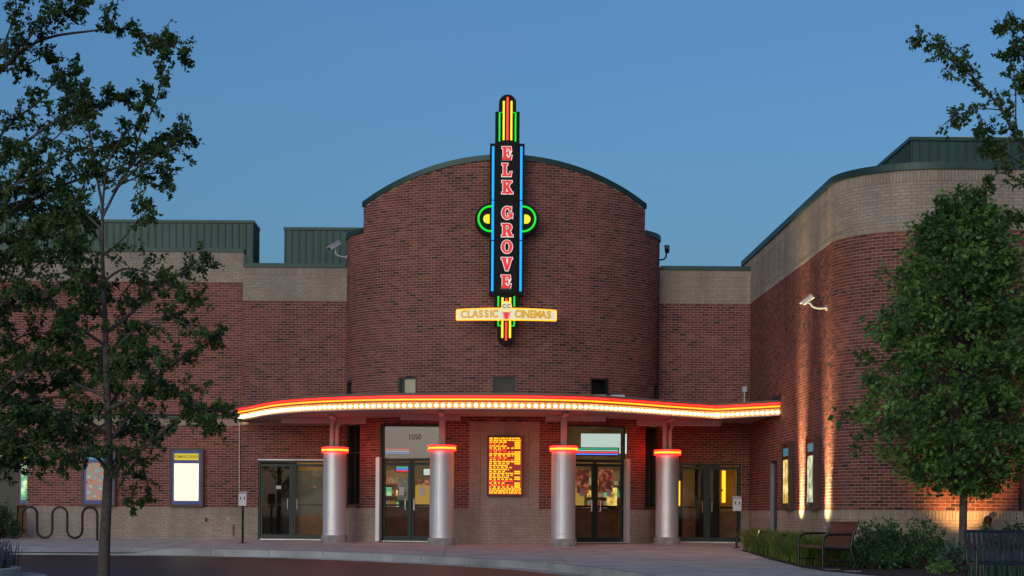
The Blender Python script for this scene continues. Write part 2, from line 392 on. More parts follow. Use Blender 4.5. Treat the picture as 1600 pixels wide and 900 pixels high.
# recessed walls left and right of the tower
TC, TA, TB = .76, 4.235, 2.8
MX0, MX1 = P(379, 600, TM).x, TC - TA
RX0, RX1 = TC + TA, 7.49
PML = Path([(MX0, -TM), (MX1 + .05, -TM)]); PMX = Path([(MX0, -TL + .02), (MX0, -TM)]); PMR = Path([(RX0 - .05, -TM), (RX1, -TM)])
DL0, DL1, DR0, DR1 = -5.865, -4.0, 5.43, 7.27
um = -MX0
mz = [(Z1, ZG, 'red'), (ZG, ZG2, 'soldier'), (ZG2, ZR, 'red'), (ZR, ZR + .1, 'soldier'), (ZR + .1, ZR + .1 + 9 * CO, 'pale'), (ZR + .1 + 9 * CO, 7.40, 'soldier')]
H1 = [(DL0 + um, DL1 + um, -.4, 2.15)]; H2 = [(DR0 - RX0 + .05, DR1 - RX0 + .05, -.4, 2.15)]
wall(PML, BASE + mz, H1); wall(PMX, BASE + mz); backing(PMX, ZB, 7.42, [], 'brick_wall', MM, {ZB: 1, Z1: 0, ZG: 1, ZG2: 0, ZR: 1}); backing(PML, ZB, 7.42, H1, 'brick_wall', MM, {ZB: 1, Z1: 0, ZG: 1, ZG2: 0, ZR: 1})
mz2 = [(Z1, ZR, 'red')] + mz[3:]
wall(PMR, BASE + mz2, H2); backing(PMR, ZB, 7.42, H2, 'brick_wall', MM, {ZB: 1, Z1: 0, ZR: 1})
# tower: half an ellipse in plan, barrel-shaped parapet on top
def ell(th): return (TC + TA * math.cos(th), -TM - TB * math.sin(th))
PT = Path([ell(math.pi * (1 - i / 160)) for i in range(161)])
def ut(du): return PT.u_of_x(TC + du)
UW = 3.72
US0, US1 = ut(-UW), ut(UW)
ZS = 8.16
def arch(u):
    x = PT.at(u)[0] - TC
    return 9.84 - .0715 * x * x if US0 - 1e-6 <= u <= US1 + 1e-6 else ZS
CD = [(-3.24, -1.66), (1.66, 3.24)]
SW = [(-4.17, -3.78), (3.78, 4.17)]
UWIN = [(-4.2, -4.05), (-2.74, -2.25), (-.3, .3), (2.25, 2.74), (4.05, 4.2)]
PAN = (-.88, .92)
TH = [(ut(a), ut(b), -.4, 3.06) for a, b in CD] + [(ut(a), ut(b), .94, 3.1) for a, b in SW] + [(ut(a), ut(b), 3.72, 4.28) for a, b in UWIN]
PH = (ut(PAN[0]), ut(PAN[1]), Z1, ZG)
wall(PT, BASE, TH)
wall(PT, [(Z1, ZG, 'red')], TH + [PH])
ZT = Z1 + 107 * CO
wall(PT, [(ZG, ZT, 'red')], TH)
wall(PT, [(ZT, ZT + CO, 'red')], [], ztop=lambda u: ZS, ulim=(0, US0)); wall(PT, [(ZT, ZT + CO, 'red')], [], ztop=lambda u: ZS, ulim=(US1, PT.L))
wall(PT, [(ZT, Z1 + 135 * CO, 'red')], [], ztop=arch, ulim=(US0, US1))
wall(PT, [(Z1, ZG, 'pale')], TH, ulim=(PH[0], PH[1]))
backing(PT, ZB, ZS, TH, 'brick_wall', MM, {ZB: 1, Z1: 0})
backing(PT, ZS, 9.9, [], 'brick_wall', MM, {ZS: 0}, ztop=arch, ulim=(US0, US1), step=.1)
# right wing: side wall, rounded corner, front
WR, WY = 1.9, -11.6
pw = [(RX1, 1.0), (RX1, WY)] + [(RX1 + WR - WR * math.cos(a), WY - WR * math.sin(a)) for a in [math.pi / 2 * i / 24 for i in range(1, 25)]] + [(19.0, WY - WR)]
PW = Path(pw)
WH = [(1 + 4.1, 1 + 5.0, -.4, 2.12)]
def pick(x, y, z, kind):
    px = VX + F * x / (D + y); py = VY - F * (z - CZ) / (D + y)
    if y > -12.35 or px > 1612: return False
    if kind == 'red': return len(SINGLE['red']) < 300 and ((px < 1385 and z < 2.7) or z < 1.05 or (px < 1420 and z < 1.7))
    if kind == 'pale': return len(SINGLE['pale']) < 300 and 6.6 < z and px > 1350
    if kind == 'soldier': return len(SINGLE['soldier']) < 130 and z < 1 and px > 1340
    return False
wall(PW, BASE + [(Z1, ZR, 'red'), (ZR, ZR + .1, 'soldier'), (ZR + .1, ZR + .1 + 13 * CO, 'pale'), (ZR + .1 + 13 * CO, 7.70, 'soldier')], WH, pick=pick)
backing(PW, ZB, 7.72, WH, 'brick_wall', MM, {ZB: 1, Z1: 0, ZR: 1})
REDB.build('brickwork', 'brick_red', CIN, fix=False, tone=True, kind='stuff')
PALB.build('pale_brickwork', 'brick_pale', CIN, fix=False, tone=True, kind='stuff')
def one_brick(name, ln, h, m, spots, pr):
    mb = MB(); b = .002
    w, hh = ln / 2 - JT / 2, h / 2 - JT / 2; o = .0062 + pr
    v = [(-w, 0.004, -hh), (w, 0.004, -hh), (w, 0.004, hh), (-w, 0.004, hh), (-w, -o + b, -hh), (w, -o + b, -hh), (w, -o + b, hh), (-w, -o + b, hh), (-w + b, -o, -hh + b), (w - b, -o, -hh + b), (w - b, -o, hh - b), (-w + b, -o, hh - b)]
    mb.add(v, [(8, 9, 10, 11)] + [(4 + i, 4 + (i + 1) % 4, 8 + (i + 1) % 4, 8 + i) for i in range(4)] + [(i, (i + 1) % 4, 4 + (i + 1) % 4, 4 + i) for i in range(4)])
    o0 = mb.build(name, m, CIN, fix=False)
    for i, (x, y, z, rz) in enumerate(spots):
        ob = o0 if i == 0 else o0.copy()
        if i: C.objects.link(ob); ob.parent = CIN
        ob.location = (x, y, z); ob.rotation_euler = (rnd.uniform(-.008, .008), 0, rz)
one_brick('brick', LEN, CO, 'brick_red_single', SINGLE['red'], 0)
one_brick('pale_brick', LEN, CO, 'brick_pale_single', SINGLE['pale'], 0)
one_brick('soldier_brick', CO, .2, 'brick_pale_single', SINGLE['soldier'], .006)

# copings, ledge
def band(path, u0, u1, prof, name, m, z=None, step=.25):
    return MB().sweep(prof, path.run(u0, u1, step, z), True).build(name, m, CIN)
def rect(o0, o1, z0, z1): return [(o0, z0), (o1, z0), (o1, z1), (o0, z1)]
band(PL, 0, PL.L, rect(-.4, .05, 7.86, 7.97), 'coping', 'green_metal')
band(PML, 0, PML.L - .1, rect(-.35, .05, 7.40, 7.51), 'coping', 'green_metal')
band(PMR, .1, PMR.L, rect(-.35, .05, 7.40, 7.51), 'coping', 'green_metal')
band(PT, 0, US0, rect(-.3, .04, ZS - .02, ZS + .11), 'coping', 'green_metal', step=.05)
band(PT, US1, PT.L, rect(-.3, .04, ZS - .02, ZS + .11), 'coping', 'green_metal', step=.05)
band(PT, US0 - .02, US1 + .02, rect(-.35, .045, -.02, .12), 'coping', 'green_metal', z=lambda u: arch(min(max(u, US0), US1)), step=.12)
band(PW, 0, PW.L, rect(-.35, .06, 7.70, 7.84), 'coping', 'green_metal', step=.15)
LEDGE = [(-.02, ZG2), (.10, ZG2), (.10, ZG2 + .05), (-.02, ZG2 + .11)]
band(PL, 0, PL.L, LEDGE, 'ledge', 'green_metal'); band(PML, -.0, PML.L - .1, LEDGE, 'ledge', 'green_metal')
# roofs
mb = MB(); mb.box(LX0, MX0, .05, 14, 7.0, 7.1); mb.box(MX0, RX1, .05, 14, 6.9, 7.0)
mb.slab([(RX1 + .3, 1), (RX1 + .3, WY), (RX1 + WR, WY - WR + .3), (19, WY - WR + .3), (19, 14), (RX1 + .3, 14)], lambda x, y: 7.3, .1)
mb.build('roof', 'roofing', CIN)
mb = MB(); rows = 14
for i in range(rows + 1):
    x = -UW + 2 * UW * i / rows
    y0 = -TM - TB * math.sqrt(1 - (x / TA) ** 2) + .05; z = 9.84 - .0715 * x * x - .05
    mb.v += [(TC + x, y0, z), (TC + x, 5, z)]
for i in range(rows): mb.f.append([2 * i, 2 * i + 2, 2 * i + 3, 2 * i + 1]); mb.m.append(0); mb.t.append(0)
for sgn in (-1, 1):
    x = TC + sgn * UW; y0 = -TM - TB * math.sqrt(1 - (UW / TA) ** 2)
    mb.add([(x, y0, 7), (x, 5, 7), (x, 5, 8.9), (x, y0, 8.9)], [(0, 1, 2, 3)])
    xa = TC + sgn * TA; mb.add([(xa, -TM, 7), (xa, 5, 7), (xa, 5, ZS), (xa, -TM, ZS)], [(0, 1, 2, 3)])
    mb.add([(xa, -TM, ZS), (xa, 5, ZS), (x, 5, ZS), (x, y0, ZS)], [(0, 1, 2, 3)])
mb.build('barrel_roof', 'roofing', CIN, fix=False)
# rear wall so that no light passes through
MB().box(LX0, 19, 14, 14.2, -.2, 7.0).build('rear_wall', 'mortar_pink', CIN)
# ribbed roof screens
def screen(x0, x1, y0, y1, z0, z1):
    mb = MB(); mb.box(x0, x1, y0, y1, z0, z1)
    n = int((x1 - x0) / .20)
    for i in range(n + 1):
        x = x0 + (x1 - x0) * i / n
        mb.add([(x - .03, y0, z0), (x - .015, y0 - .022, z0), (x + .015, y0 - .022, z0), (x + .03, y0, z0), (x - .03, y0, z1 - .06), (x - .015, y0 - .022, z1 - .06), (x + .015, y0 - .022, z1 - .06), (x + .03, y0, z1 - .06)],
               [(0, 1, 5, 4), (1, 2, 6, 5), (2, 3, 7, 6), (4, 5, 6, 7)])
    n = int((y1 - y0) / .20)
    for xx, sg in ((x0, -1), (x1, 1)):
        for i in range(1, n + 1):
            y = y0 + (y1 - y0) * i / n
            mb.obox((xx + sg * .015, y, (z0 + z1) / 2 - .03), (.017, 0, 0), (0, .02, 0), (0, 0, (z1 - z0) / 2 - .03))
    mb.box(x0 - .05, x1 + .05, y0 - .05, y1 + .05, z1 - .05, z1 + .03)
    mb.build('roof_screen', 'green_metal', CIN)
screen(-17, P(395, 350, -3).x, 3, 4.4, 7.1, 9.18)
screen(P(446, 355, -4).x, -3.2, 4, 9, 7.0, 9.15)
screen(9.74, 18.5, -9.2, -4, 7.3, 9.2)
ru = thing('rooftop_unit', (13, -6, 9.2), 'pale grey equipment housing just showing above the green screen on the right roof', 'rooftop unit')
mb = MB(); mb.box(12.2, 14.2, -4.0 + .2, -2.2, 7.3, 10.30); mb.build('housing', 'grey_box', ru)
MB().box(12.1, 14.3, -3.9, -2.1, 10.30, 10.36).build('lid', 'white_paint', ru)

# ---------------------------------------------------------------- openings
def chord(u0, u1, inset):
    a, b = Vector(PT.at(u0)[:2]), Vector(PT.at(u1)[:2]); t = (b - a).normalized(); n = Vector((t.y, -t.x))
    o = a - n * inset
    # local x runs along the chord, local y points into the building
    return Matrix(((t.x, -n.x, 0, o.x), (t.y, -n.y, 0, o.y), (0, 0, 1, 0), (0, 0, 0, 1))), (b - a).length
def window(xf, w, z0, z1, behind, mull=None, depth=.24, sill=True, fw=.05, gl='glass'):
    f = MB(xf)
    f.box(0, fw, -.02, depth, z0, z1); f.box(w - fw, w, -.02, depth, z0, z1); f.box(fw, w - fw, -.02, depth, z1 - fw, z1); f.box(fw, w - fw, -.02, depth, z0, z0 + fw)
    if mull:
        for m_ in mull[0]: f.box(m_ - .025, m_ + .025, 0, .1, z0 + fw, z1 - fw)
        for m_ in mull[1]: f.box(fw, w - fw, .005, .09, m_ - .025, m_ + .025)
    wi = f.build('window', 'dark_frame', CIN)
    MB(xf).box(fw, w - fw, .05, .056, z0 + fw, z1 - fw).build('pane', gl, wi)
    MB(xf).box(-.05, w + .05, depth, depth + .05, z0 - .05, z1 + .05).build('backing_sheet', behind, wi)  # sheet behind the pane; the cream one glows in place of reflected sky
    if sill: MB(xf).box(-.04, w + .04, -.07, .02, z0 - .07, z0 - .003).build('sill', 'dark_frame', wi)
    return wi
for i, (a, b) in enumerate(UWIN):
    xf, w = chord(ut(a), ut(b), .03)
    window(xf, w, 3.72, 4.28, ['interior_dark', 'cream_sky_glow', 'interior_dark', 'interior_dark', 'interior_dark'][i], sill=False)
for a, b in SW:
    xf, w = chord(ut(a), ut(b), .04)
    window(xf, w, .94, 3.1, 'interior_dark', mull=([w * .5], [2.35]), depth=.3)
def leaf(x0, x1, parent, xf, hside, z0=.02, z1=2.06, bar=.95):
    m = .055
    d = MB(xf); d.box(x0, x0 + m, .02, .065, z0, z1); d.box(x1 - m, x1, .02, .065, z0, z1); d.box(x0 + m, x1 - m, .02, .065, z1 - .07, z1); d.box(x0 + m, x1 - m, .02, .065, z0, z0 + .12)
    d = d.build('door_leaf', 'dark_frame', parent)
    MB(xf).box(x0 + m, x1 - m, .038, .044, z0 + .12, z1 - .07).build('pane', 'glass', d)
    MB(xf).box(x0 + m, x1 - m, .07, .10, bar - .025, bar + .025).build('push_bar', 'black_metal', d)
    hx = x1 - .10 if hside > 0 else x0 + .10
    h = MB(xf); h.tube([(hx, .02, bar - .12), (hx, -.05, bar - .12), (hx, -.05, bar + .16), (hx, .02, bar + .16)], .013, 6); h.build('handle', 'aluminium', d)
    return d
def doors(xf, w, zt, transom=None):
    fw = .05
    f = MB(xf)
    f.box(0, fw, -.02, .13, 0, zt); f.box(w - fw, w, -.02, .13, 0, zt); f.box(fw, w - fw, -.02, .13, zt - fw, zt)
    f.box(w / 2 - .025, w / 2 + .025, .0, .1, 0, 2.10); f.box(fw, w - fw, .005, .12, 2.10, 2.17)
    e = f.build('entrance_door', 'dark_frame', CIN)
    MB(xf).box(fw, w - fw, -.03, .14, -.02, .018).build('threshold', 'aluminium', e)
    a = leaf(fw + .005, w / 2 - .03, e, xf, 1); b = leaf(w / 2 + .03, w - fw - .005, e, xf, -1)
    if transom: MB(xf).box(fw, w - fw, .045, .051, 2.17, zt - fw).build('transom_pane', transom, e)
    return e, a, b
def flat(x0, y): return Matrix.Translation((x0, y, 0))
def notice(parent, xf, x, z, w, h, m): MB(xf).box(x - w / 2, x + w / 2, .028, .033, z - h / 2, z + h / 2).build('notice', m, parent)
eL, la, lb = doors(flat(DL0, -TM + .05), DL1 - DL0, 2.15); notice(la, flat(DL0, -TM + .05), .55, 1.42, .14, .09, 'white_paint'); notice(lb, flat(DL0, -TM + .05), 1.5, 1.44, .13, .06, 'art_red')
eR, ra, rb = doors(flat(DR0, -TM + .05), DR1 - DR0, 2.15); notice(rb, flat(DR0, -TM + .05), 1.3, 1.42, .13, .06, 'art_red')
MB(flat(DL0, -TM)).box(-.02, DL1 - DL0 + .02, -.03, .02, 2.155, 2.185).build('drip_cap', 'aluminium', eL)
CXF = []
def text_mesh(body, size, m, name, parent, loc, rot, extr=.004, sx=1, align='CENTER', space=1.0, offset=0):
    cu = bpy.data.curves.new('t', 'FONT'); cu.body = body; cu.size = size; cu.extrude = extr; cu.align_x = align; cu.align_y = 'CENTER'; cu.space_character = space; cu.offset = offset
    o = bpy.data.objects.new('t', cu); C.objects.link(o); bpy.context.view_layer.update()
    me = bpy.data.meshes.new_from_object(o.evaluated_get(bpy.context.evaluated_depsgraph_get())); bpy.data.objects.remove(o)
    me.materials.clear(); me.materials.append(MATS[m])
    n = bpy.data.objects.new(name, me); C.objects.link(n)
    n.parent = parent; n.location = Vector(loc) - (wloc(parent) if parent else Vector()); n.rotation_euler = rot; n.scale = (sx, 1, 1)
    return n
for i, (a, b) in enumerate(CD):
    xf, w = chord(ut(a), ut(b), .10)
    e, l1, l2 = doors(xf, w, 3.06, 'glass_coated' if i == 0 else 'glass')
    CXF.append((xf, w))
    f = MB(xf)
    x = -.02 if i == 0 else w + .02
    f.box(x - .055, x + .055, -.16, .0, 0, 2.20); f.build('jamb_cover', 'aluminium', e)
    for q in (.6, w - .55) if i == 0 else (.5, w - .45): notice(l1 if q < w / 2 else l2, xf, q, 1.32, .14, .22, 'white_paint')
    if i == 0:
        c = xf @ Vector((w * .55, .042, 2.72)); d = xf.to_euler()
        text_mesh('1050', .2, 'ink', 'house_number', e, c, (math.pi / 2, 0, d.z), .001)
    else:
        notice(l1, xf, .52, 1.6, .36, .62, 'art_red'); notice(l2, xf, w / 2 + .33, 1.62, .42, .6, 'art_red')
    MB(xf).box(w / 2 + (.10 if i else -.55), w / 2 + (.4 if i else -.2), .066, .075, 2.02, 2.055).build('door_closer', 'grey_box', e)
# downspout-like conduit
MB().tube([P(374, 660, .06), P(374, 775, .06)], .011, 6).build('conduit', 'white_metal', CIN)
# side service door in the right wing
d = MB(); d.box(RX1 - .03, RX1 + .2, -4.16, -4.1, 0, 2.12); sdoor = d.build('service_door', 'grey_panel', CIN); MB().box(RX1 + .06, RX1 + .10, -4.94, -4.16, 0, 2.06).build('door_leaf', 'dark_frame', sdoor); d = MB(); d.box(RX1 - .03, RX1 + .2, -5.0, -4.94, 0, 2.12); d.box(RX1 - .03, RX1 + .2, -4.94, -4.16, 2.06, 2.12); d.build('door_frame', 'dark_frame', sdoor)
# left recess: alcove, lit amber
mb = MB(); mb.box(LX0, -12.25, 2.4, 2.5, -.2, 2.5); mb.box(-12.25, -12.15, 0.02, 2.5, -.2, 2.4); mb.box(LX0, -12.2, 0.02, 2.5, 2.3, 2.4); mb.box(LX0, LX0 + .1, .02, 2.4, -.2, 2.3)
mb.build('alcove_wall', 'alcove_brown', CIN)
MB().box(-14.6, -12.6, .6, 1.4, 2.27, 2.295).build('alcove_lamp', 'alcove_light', CIN)
mb = MB(); mb.box(-15.2, -13.1, 2.32, 2.37, 0, 2.2); mb.build('alcove_door', 'dark_frame', CIN)
# big window high in the left wing, behind the trees
window(flat(LX0 + .9, 0), 2.6, 4.0, 5.55, 'pale_window', mull=([.87, 1.73], []), depth=.2)
# raised strips in the pale centre panel
for du in (-.60, .64):
    u = ut(du); MB().sweep(rect(0, .012, Z1, ZG - .2), PT.run(u - .008, u + .008, .01)).build('panel_joint', 'mortar_grey', CIN)

# ---------------------------------------------------------------- inside
def room_slab(z0, z1, name, m):
    mb = MB(); pl = [(TC + (x - TC) * .985, y + .04) for x, y in (ell(math.pi * i / 24) for i in range(25))]
    mb.box(-6.1, 7.4, -TM + .05, 5.0, z0, z1); mb.slab([p for p in pl if p[1] < -TM + .049], lambda x, y: z1, z1 - z0)
    return mb.build(name, m, CIN)
room_slab(-.06, -.003, 'lobby_floor', 'tile_floor')
mb = MB(); mb.box(-6.1, 7.4, 5.0, 5.1, 0, 3.6); mb.build('lobby_back_wall', 'lobby_brown', CIN)
mb = MB(); mb.box(-6.15, -6.1, -.3, 5.0, 0, 3.6); mb.box(7.4, 7.45, -.3, 5, 0, 3.6); mb.box(-3.55, -3.45, -.2, 5, 0, 3.6); mb.box(5.0, 5.1, -.2, 5, 0, 3.6)
mb.build('lobby_wall', 'interior_cream', CIN)
room_slab(3.6, 3.7, 'lobby_ceiling', 'interior_cream')
for x in (-1.8, .8, 3.4): MB().box(x - .5, x + .5, 1.0, 2.4, 3.57, 3.595).build('ceiling_lamp', 'inside_lamp', CIN)
for x in (-4.3, 6.3): MB().box(x - .4, x + .4, .6, 1.0, 2.87, 2.895).build('ceiling_lamp', 'inside_lamp', CIN)
mb = MB(); mb.box(-6.1, -3.55, .0, 5.0, 2.9, 2.95); mb.box(5.1, 7.4, .0, 5.0, 2.9, 2.95); mb.build('vestibule_ceiling', 'amber_wall', CIN)
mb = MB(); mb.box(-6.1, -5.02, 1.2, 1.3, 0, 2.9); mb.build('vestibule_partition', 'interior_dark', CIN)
mb = MB(); mb.box(-5.02, -4.12, 1.6, 1.7, .66, 1.92); mb.build('vestibule_panel', 'grey_panel', CIN)
mb = MB(); mb.box(-5.02, -3.56, 1.58, 1.72, 0, .66); mb.build('wainscot', 'wood', CIN)
mb = MB(); mb.box(-5.02, -3.56, 1.8, 1.9, .66, 2.9); mb.build('vestibule_back_wall', 'amber_wall', CIN)
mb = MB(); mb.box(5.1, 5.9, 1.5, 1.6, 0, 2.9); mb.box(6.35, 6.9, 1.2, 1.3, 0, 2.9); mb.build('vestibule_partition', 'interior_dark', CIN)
mb = MB(); mb.box(5.9, 6.35, 2.2, 2.3, 0, .9); mb.box(6.9, 7.4, 1.5, 1.6, 0, .85); mb.build('wainscot', 'wood', CIN)
mb = MB(); mb.box(5.9, 6.35, 2.4, 2.5, .0, 2.9); mb.box(6.9, 7.4, 1.8, 1.9, 0, 2.9); mb.build('vestibule_back_wall', 'amber_wall', CIN)
mb = MB(); mb.box(5.75, 5.82, 1.44, 1.47, 1.0, 1.7); mb.box(7.0, 7.1, 1.44, 1.47, 1.1, 2.0); mb.build('light_strip', 'ring_amber', CIN)
def counter(x0, x1, y, label):
    t = thing('concession_counter', ((x0 + x1) / 2, y, 0), label, 'counter')
    MB().box(x0, x1, y, y + .7, .09, .86).build('front', 'wood', t); MB().box(x0 - .04, x1 + .04, y - .04, y + .74, .86, .92).build('top', 'tile_floor', t)
    MB().box(x0 + .05, x1 - .05, y + .06, y + .64, 0, .09).build('plinth', 'interior_dark', t)
    n = int((x1 - x0) / .6)
    for i in range(n): MB().box(x0 + .04 + i * (x1 - x0) / n, x0 + (i + 1) * (x1 - x0) / n - .04, y - .012, y - .002, .14, .80).build('panel', 'wood', t)
counter(-2.9, -.4, 1.2, 'wooden concession counter inside behind the left centre glass doors')
counter(1.9, 4.6, 1.2, 'wooden counter inside behind the right centre glass doors')
def inside(name, x0, x1, y, z0, z1, m, label, cat, d=.08):
    t = thing(name, ((x0 + x1) / 2, y, z0), label, cat)
    MB().box(x0, x1, y, y + d, z0, z1).build('body', 'interior_dark', t)
    return t
def neon_sign(x0, x1, y, z, cols, label):
    t = inside('neon_sign', x0, x1, y, z, z + .05 * len(cols) + .03, None, label, 'neon sign')
    for i, c in enumerate(cols): MB().tube([(x0 + .03, y - .03, z + .04 + .05 * i), (x1 - .03, y - .03, z + .04 + .05 * i)], .016, 6).build('neon_tube', c, t)
neon_sign(-2.5, -1.75, .4, 2.36, ['inside_blue', 'inside_white', 'inside_red'], 'blue, white and red neon bar sign inside above the left centre doors')
neon_sign(2.6, 4.0, .3, 2.36, ['inside_blue', 'inside_red', 'inside_white', 'inside_green'], 'long white and red neon sign inside above the right centre doors')
neon_sign(-2.2, -1.7, .9, 1.88, ['inside_red', 'inside_blue', 'inside_green'], 'small blue and green neon sign hanging behind the left glass door')
t = thing('menu_board', (-.9, 3.0, 1.8), 'backlit white menu board over the counter inside the left centre doors', 'menu board')
MB().box(-1.5, -.2, 3.0, 3.1, 1.82, 2.06).build('case', 'interior_dark', t)
for k in range(5): MB().box(-1.46 + .25 * k, -1.25 + .25 * k, 2.97, 2.995, 1.85, 2.03).build('lit_panel', 'inside_white', t)
MB().box(3.0, 4.3, 1.0, 1.2, 2.45, 3.0).build('lit_soffit', 'inside_white', CIN)
for (x, z0, z1, m, lb, w) in ((-1.95, 1.05, 1.75, 'art_card', 'pale green framed display standing on the left counter', .2), (-.95, .93, 1.35, 'white_paint', 'white carton on the counter inside the left doors', .2), (-.62, .93, 1.75, 'yellow_paper', 'tall yellow display stand on the counter inside the left doors', .12), (2.35, .93, 1.3, 'white_paint', 'white till on the counter inside the right doors', .16), (3.9, .93, 1.5, 'art_gold', 'golden display stand on the counter inside the right doors', .14)):
    t = thing('display_stand', (x, 1.5, z0), lb, 'display'); MB().box(x - w, x + w, 1.45, 1.55, z0 + .05, z1).build('board', m, t); MB().box(x - w * .8, x + w * .8, 1.4, 1.6, .92, z0 + .05).build('foot', 'interior_dark', t)

for x, lb in ((-1.4, 'yellow lit popcorn machine behind the left centre counter'), (2.9, 'yellow lit popcorn machine behind the right centre counter')):
    t = thing('popcorn_machine', (x, 2.6, .9), lb, 'popcorn machine')
    mb = MB(); mb.box(x - .3, x + .3, 2.4, 2.9, .0, 1.0); mb.box(x - .3, x + .3, 2.4, 2.9, 1.55, 1.7); mb.build('cabinet', 'art_red', t)
    MB().box(x - .28, x + .28, 2.45, 2.85, 1.0, 1.55).build('glass_box', 'popcorn', t)
cols_ = ['art_red', 'art_gold', 'art_green', 'art_teal', 'white_paint', 'yellow_paper']
for x0, x1, lb in ((-2.9, -1.9, 'shelf of coloured snack boxes on the back wall behind the left doors'), (3.3, 4.8, 'shelf of coloured snack boxes on the back wall behind the right doors')):
    t = thing('snack_shelf', ((x0 + x1) / 2, 3.4, .0), lb, 'shelf')
    for z in (.9, 1.25, 1.6):
        MB().box(x0, x1, 3.3, 3.6, z - .03, z).build('board', 'wood', t)
        x = x0 + .03
        while x < x1 - .12:
            w = rnd.uniform(.08, .16); MB().box(x, x + w, 3.32, 3.5, z + .002, z + rnd.uniform(.12, .25)).build('snack_box', rnd.choice(cols_), t); x += w + .02
    MB().box(x0, x1, 3.6, 3.65, 0, 2.0).build('back', 'lobby_brown', t)

# ---------------------------------------------------------------- entrance canopy
CB = 3.18
cpts = [(-6.02, .42), (-6.24, .6), (-6.31, .9), (-6.2, 1.4), (-5.86, 2.15), (-5.4, 3.4), (-4.76, 4.76), (-3.86, 5.9), (-2.66, 6.72), (-1.2, 7.2), (.6, 7.38), (2.35, 7.15), (3.7, 6.15), (4.83, 5.0), (6.13, 3.85)]
def smooth_pts(pts, n):
    v = [Vector(p) for p in pts]; out = []
    for i in range(len(v) - 1):
        p0, p1, p2, p3 = v[max(i - 1, 0)], v[i], v[i + 1], v[min(i + 2, len(v) - 1)]
        for k in range(n):
            t = k / n
            out.append(.5 * ((2 * p1) + (p2 - p0) * t + (2 * p0 - 5 * p1 + 4 * p2 - p3) * t * t + (3 * p1 - p0 - 3 * p2 + p3) * t ** 3))
    return out + [v[-1]]
cs = [(p[0], -p[1]) for p in smooth_pts(cpts, 8)]
PC = Path(cs); PC2 = Path([(6.13, -3.85), (RX1 - .012, -5.5)])
CAN = thing('entrance_canopy', (.7, -3, CB), 'curved entrance canopy edged with red and amber neon and white bulbs', 'canopy')
poly = cs + [(RX1 - .02, -5.5), (RX1 - .02, -TM - .02), (TC + TA, -TM - .02)]
arcin = [ell(math.pi * i / 24) for i in range(1, 24)]
poly_full = cs + [(RX1 - .02, -5.5), (RX1 - .02, -TM - .03)] + [(TC + (x - TC) * 1.008, y - .03) for x, y in arcin] + [(MX1, -TM - .03)]
def flatpoly(poly, z0, z1, name, m):
    bm = bmesh.new(); vs = [bm.verts.new((x, y, z0)) for x, y in poly]; f = bm.faces.new(vs)
    f.normal_update(); bmesh.ops.triangulate(bm, faces=[f])
    r = bmesh.ops.extrude_face_region(bm, geom=list(bm.faces)); bmesh.ops.translate(bm, verts=[g for g in r['geom'] if isinstance(g, bmesh.types.BMVert)], vec=(0, 0, z1 - z0))
    bmesh.ops.recalc_face_normals(bm, faces=bm.faces)
    mb = MB(); bm.verts.index_update(); mb.v = [tuple(v.co) for v in bm.verts]; mb.f = [[v.index for v in q.verts] for q in bm.faces]; mb.m = [0] * len(mb.f); mb.t = [0] * len(mb.f); bm.free()
    return mb.build(name, m, CAN)
flatpoly(poly_full, CB + .05, CB + .09, 'soffit', 'soffit'); flatpoly(poly_full, CB + .30, CB + .36, 'roof', 'roofing')
FP = [(-.02, CB), (.06, CB), (.06, CB + .022), (.004, CB + .03), (.004, CB + .155), (.045, CB + .165), (.045, CB + .18), (.012, CB + .19), (.012, CB + .315), (.05, CB + .325), (.05, CB + .345), (-.12, CB + .40), (-.14, CB + .38), (-.02, CB + .30)]
for pp in (PC, PC2):
    run = pp.run(0, pp.L, .12)
    fm = MB().sweep(FP, run); np_ = len(FP); fm.m = [1 if (i % np_ in (7, 8, 9)) and i < np_ * (len(run) - 1) else 2 if (i % np_ in (0, 1, 11, 12)) and i < np_ * (len(run) - 1) else 0 for i in range(len(fm.f))]
    fm.build('fascia', ['fascia_metal', 'fascia_rim', 'steel_paint'], CAN)
    def line(o, z, r, m):
        MB().tube([(x + nx * o, y + ny * o, z) for x, y, nx, ny, _ in run], r, 6).build('neon_tube', m, CAN)
    line(.036, CB + .300, .016, 'rim_red'); line(.036, CB + .232, .018, 'rim_amber')
bulb0 = None
for pp in (PC, PC2):
    n = int(pp.L / .155)
    for i in range(n):
        x, y, nx, ny = pp.at((i + .5) * pp.L / n)
        if bulb0 is None:
            mb = MB(); mb.lathe([(.012, -.03), (.029, -.022), (.037, 0), (.029, .022), (.012, .03)], (x + nx * .036, y + ny * .036, CB + .092), 8)
            bulb0 = mb.build('light_bulb', 'bulb', CAN, smooth=True); b0 = Vector((x + nx * .036, y + ny * .036, CB + .092))
        else:
            o = bulb0.copy(); C.objects.link(o); o.parent = CAN; o.location = Vector((x + nx * .036, y + ny * .036, CB + .092)) - b0
COLS = [(-3.63, 2.4), (-.8, 4.4), (2.24, 4.4), (5.07, 2.2)]
for i, (x, t) in enumerate(COLS):
    dx = -1 if x < TC else 1
    ln = 1.1 if i in (0, 3) else .75
    a = Vector((x + dx * .3, -t + .1, 0)); d = Vector((1, -.10 * dx, 0)).normalized()
    mb = MB(); mb.obox((a.x, a.y, CB - .03), d * ln, Vector((-d.y, d.x, 0)) * .07, (0, 0, .075)); mb.build('beam', 'steel_paint', CAN)
    MB().box(x - .06, x + .06, -t - 1.6, -t + 1.4, CB - .02, CB + .045).build('beam', 'steel_paint', CAN)
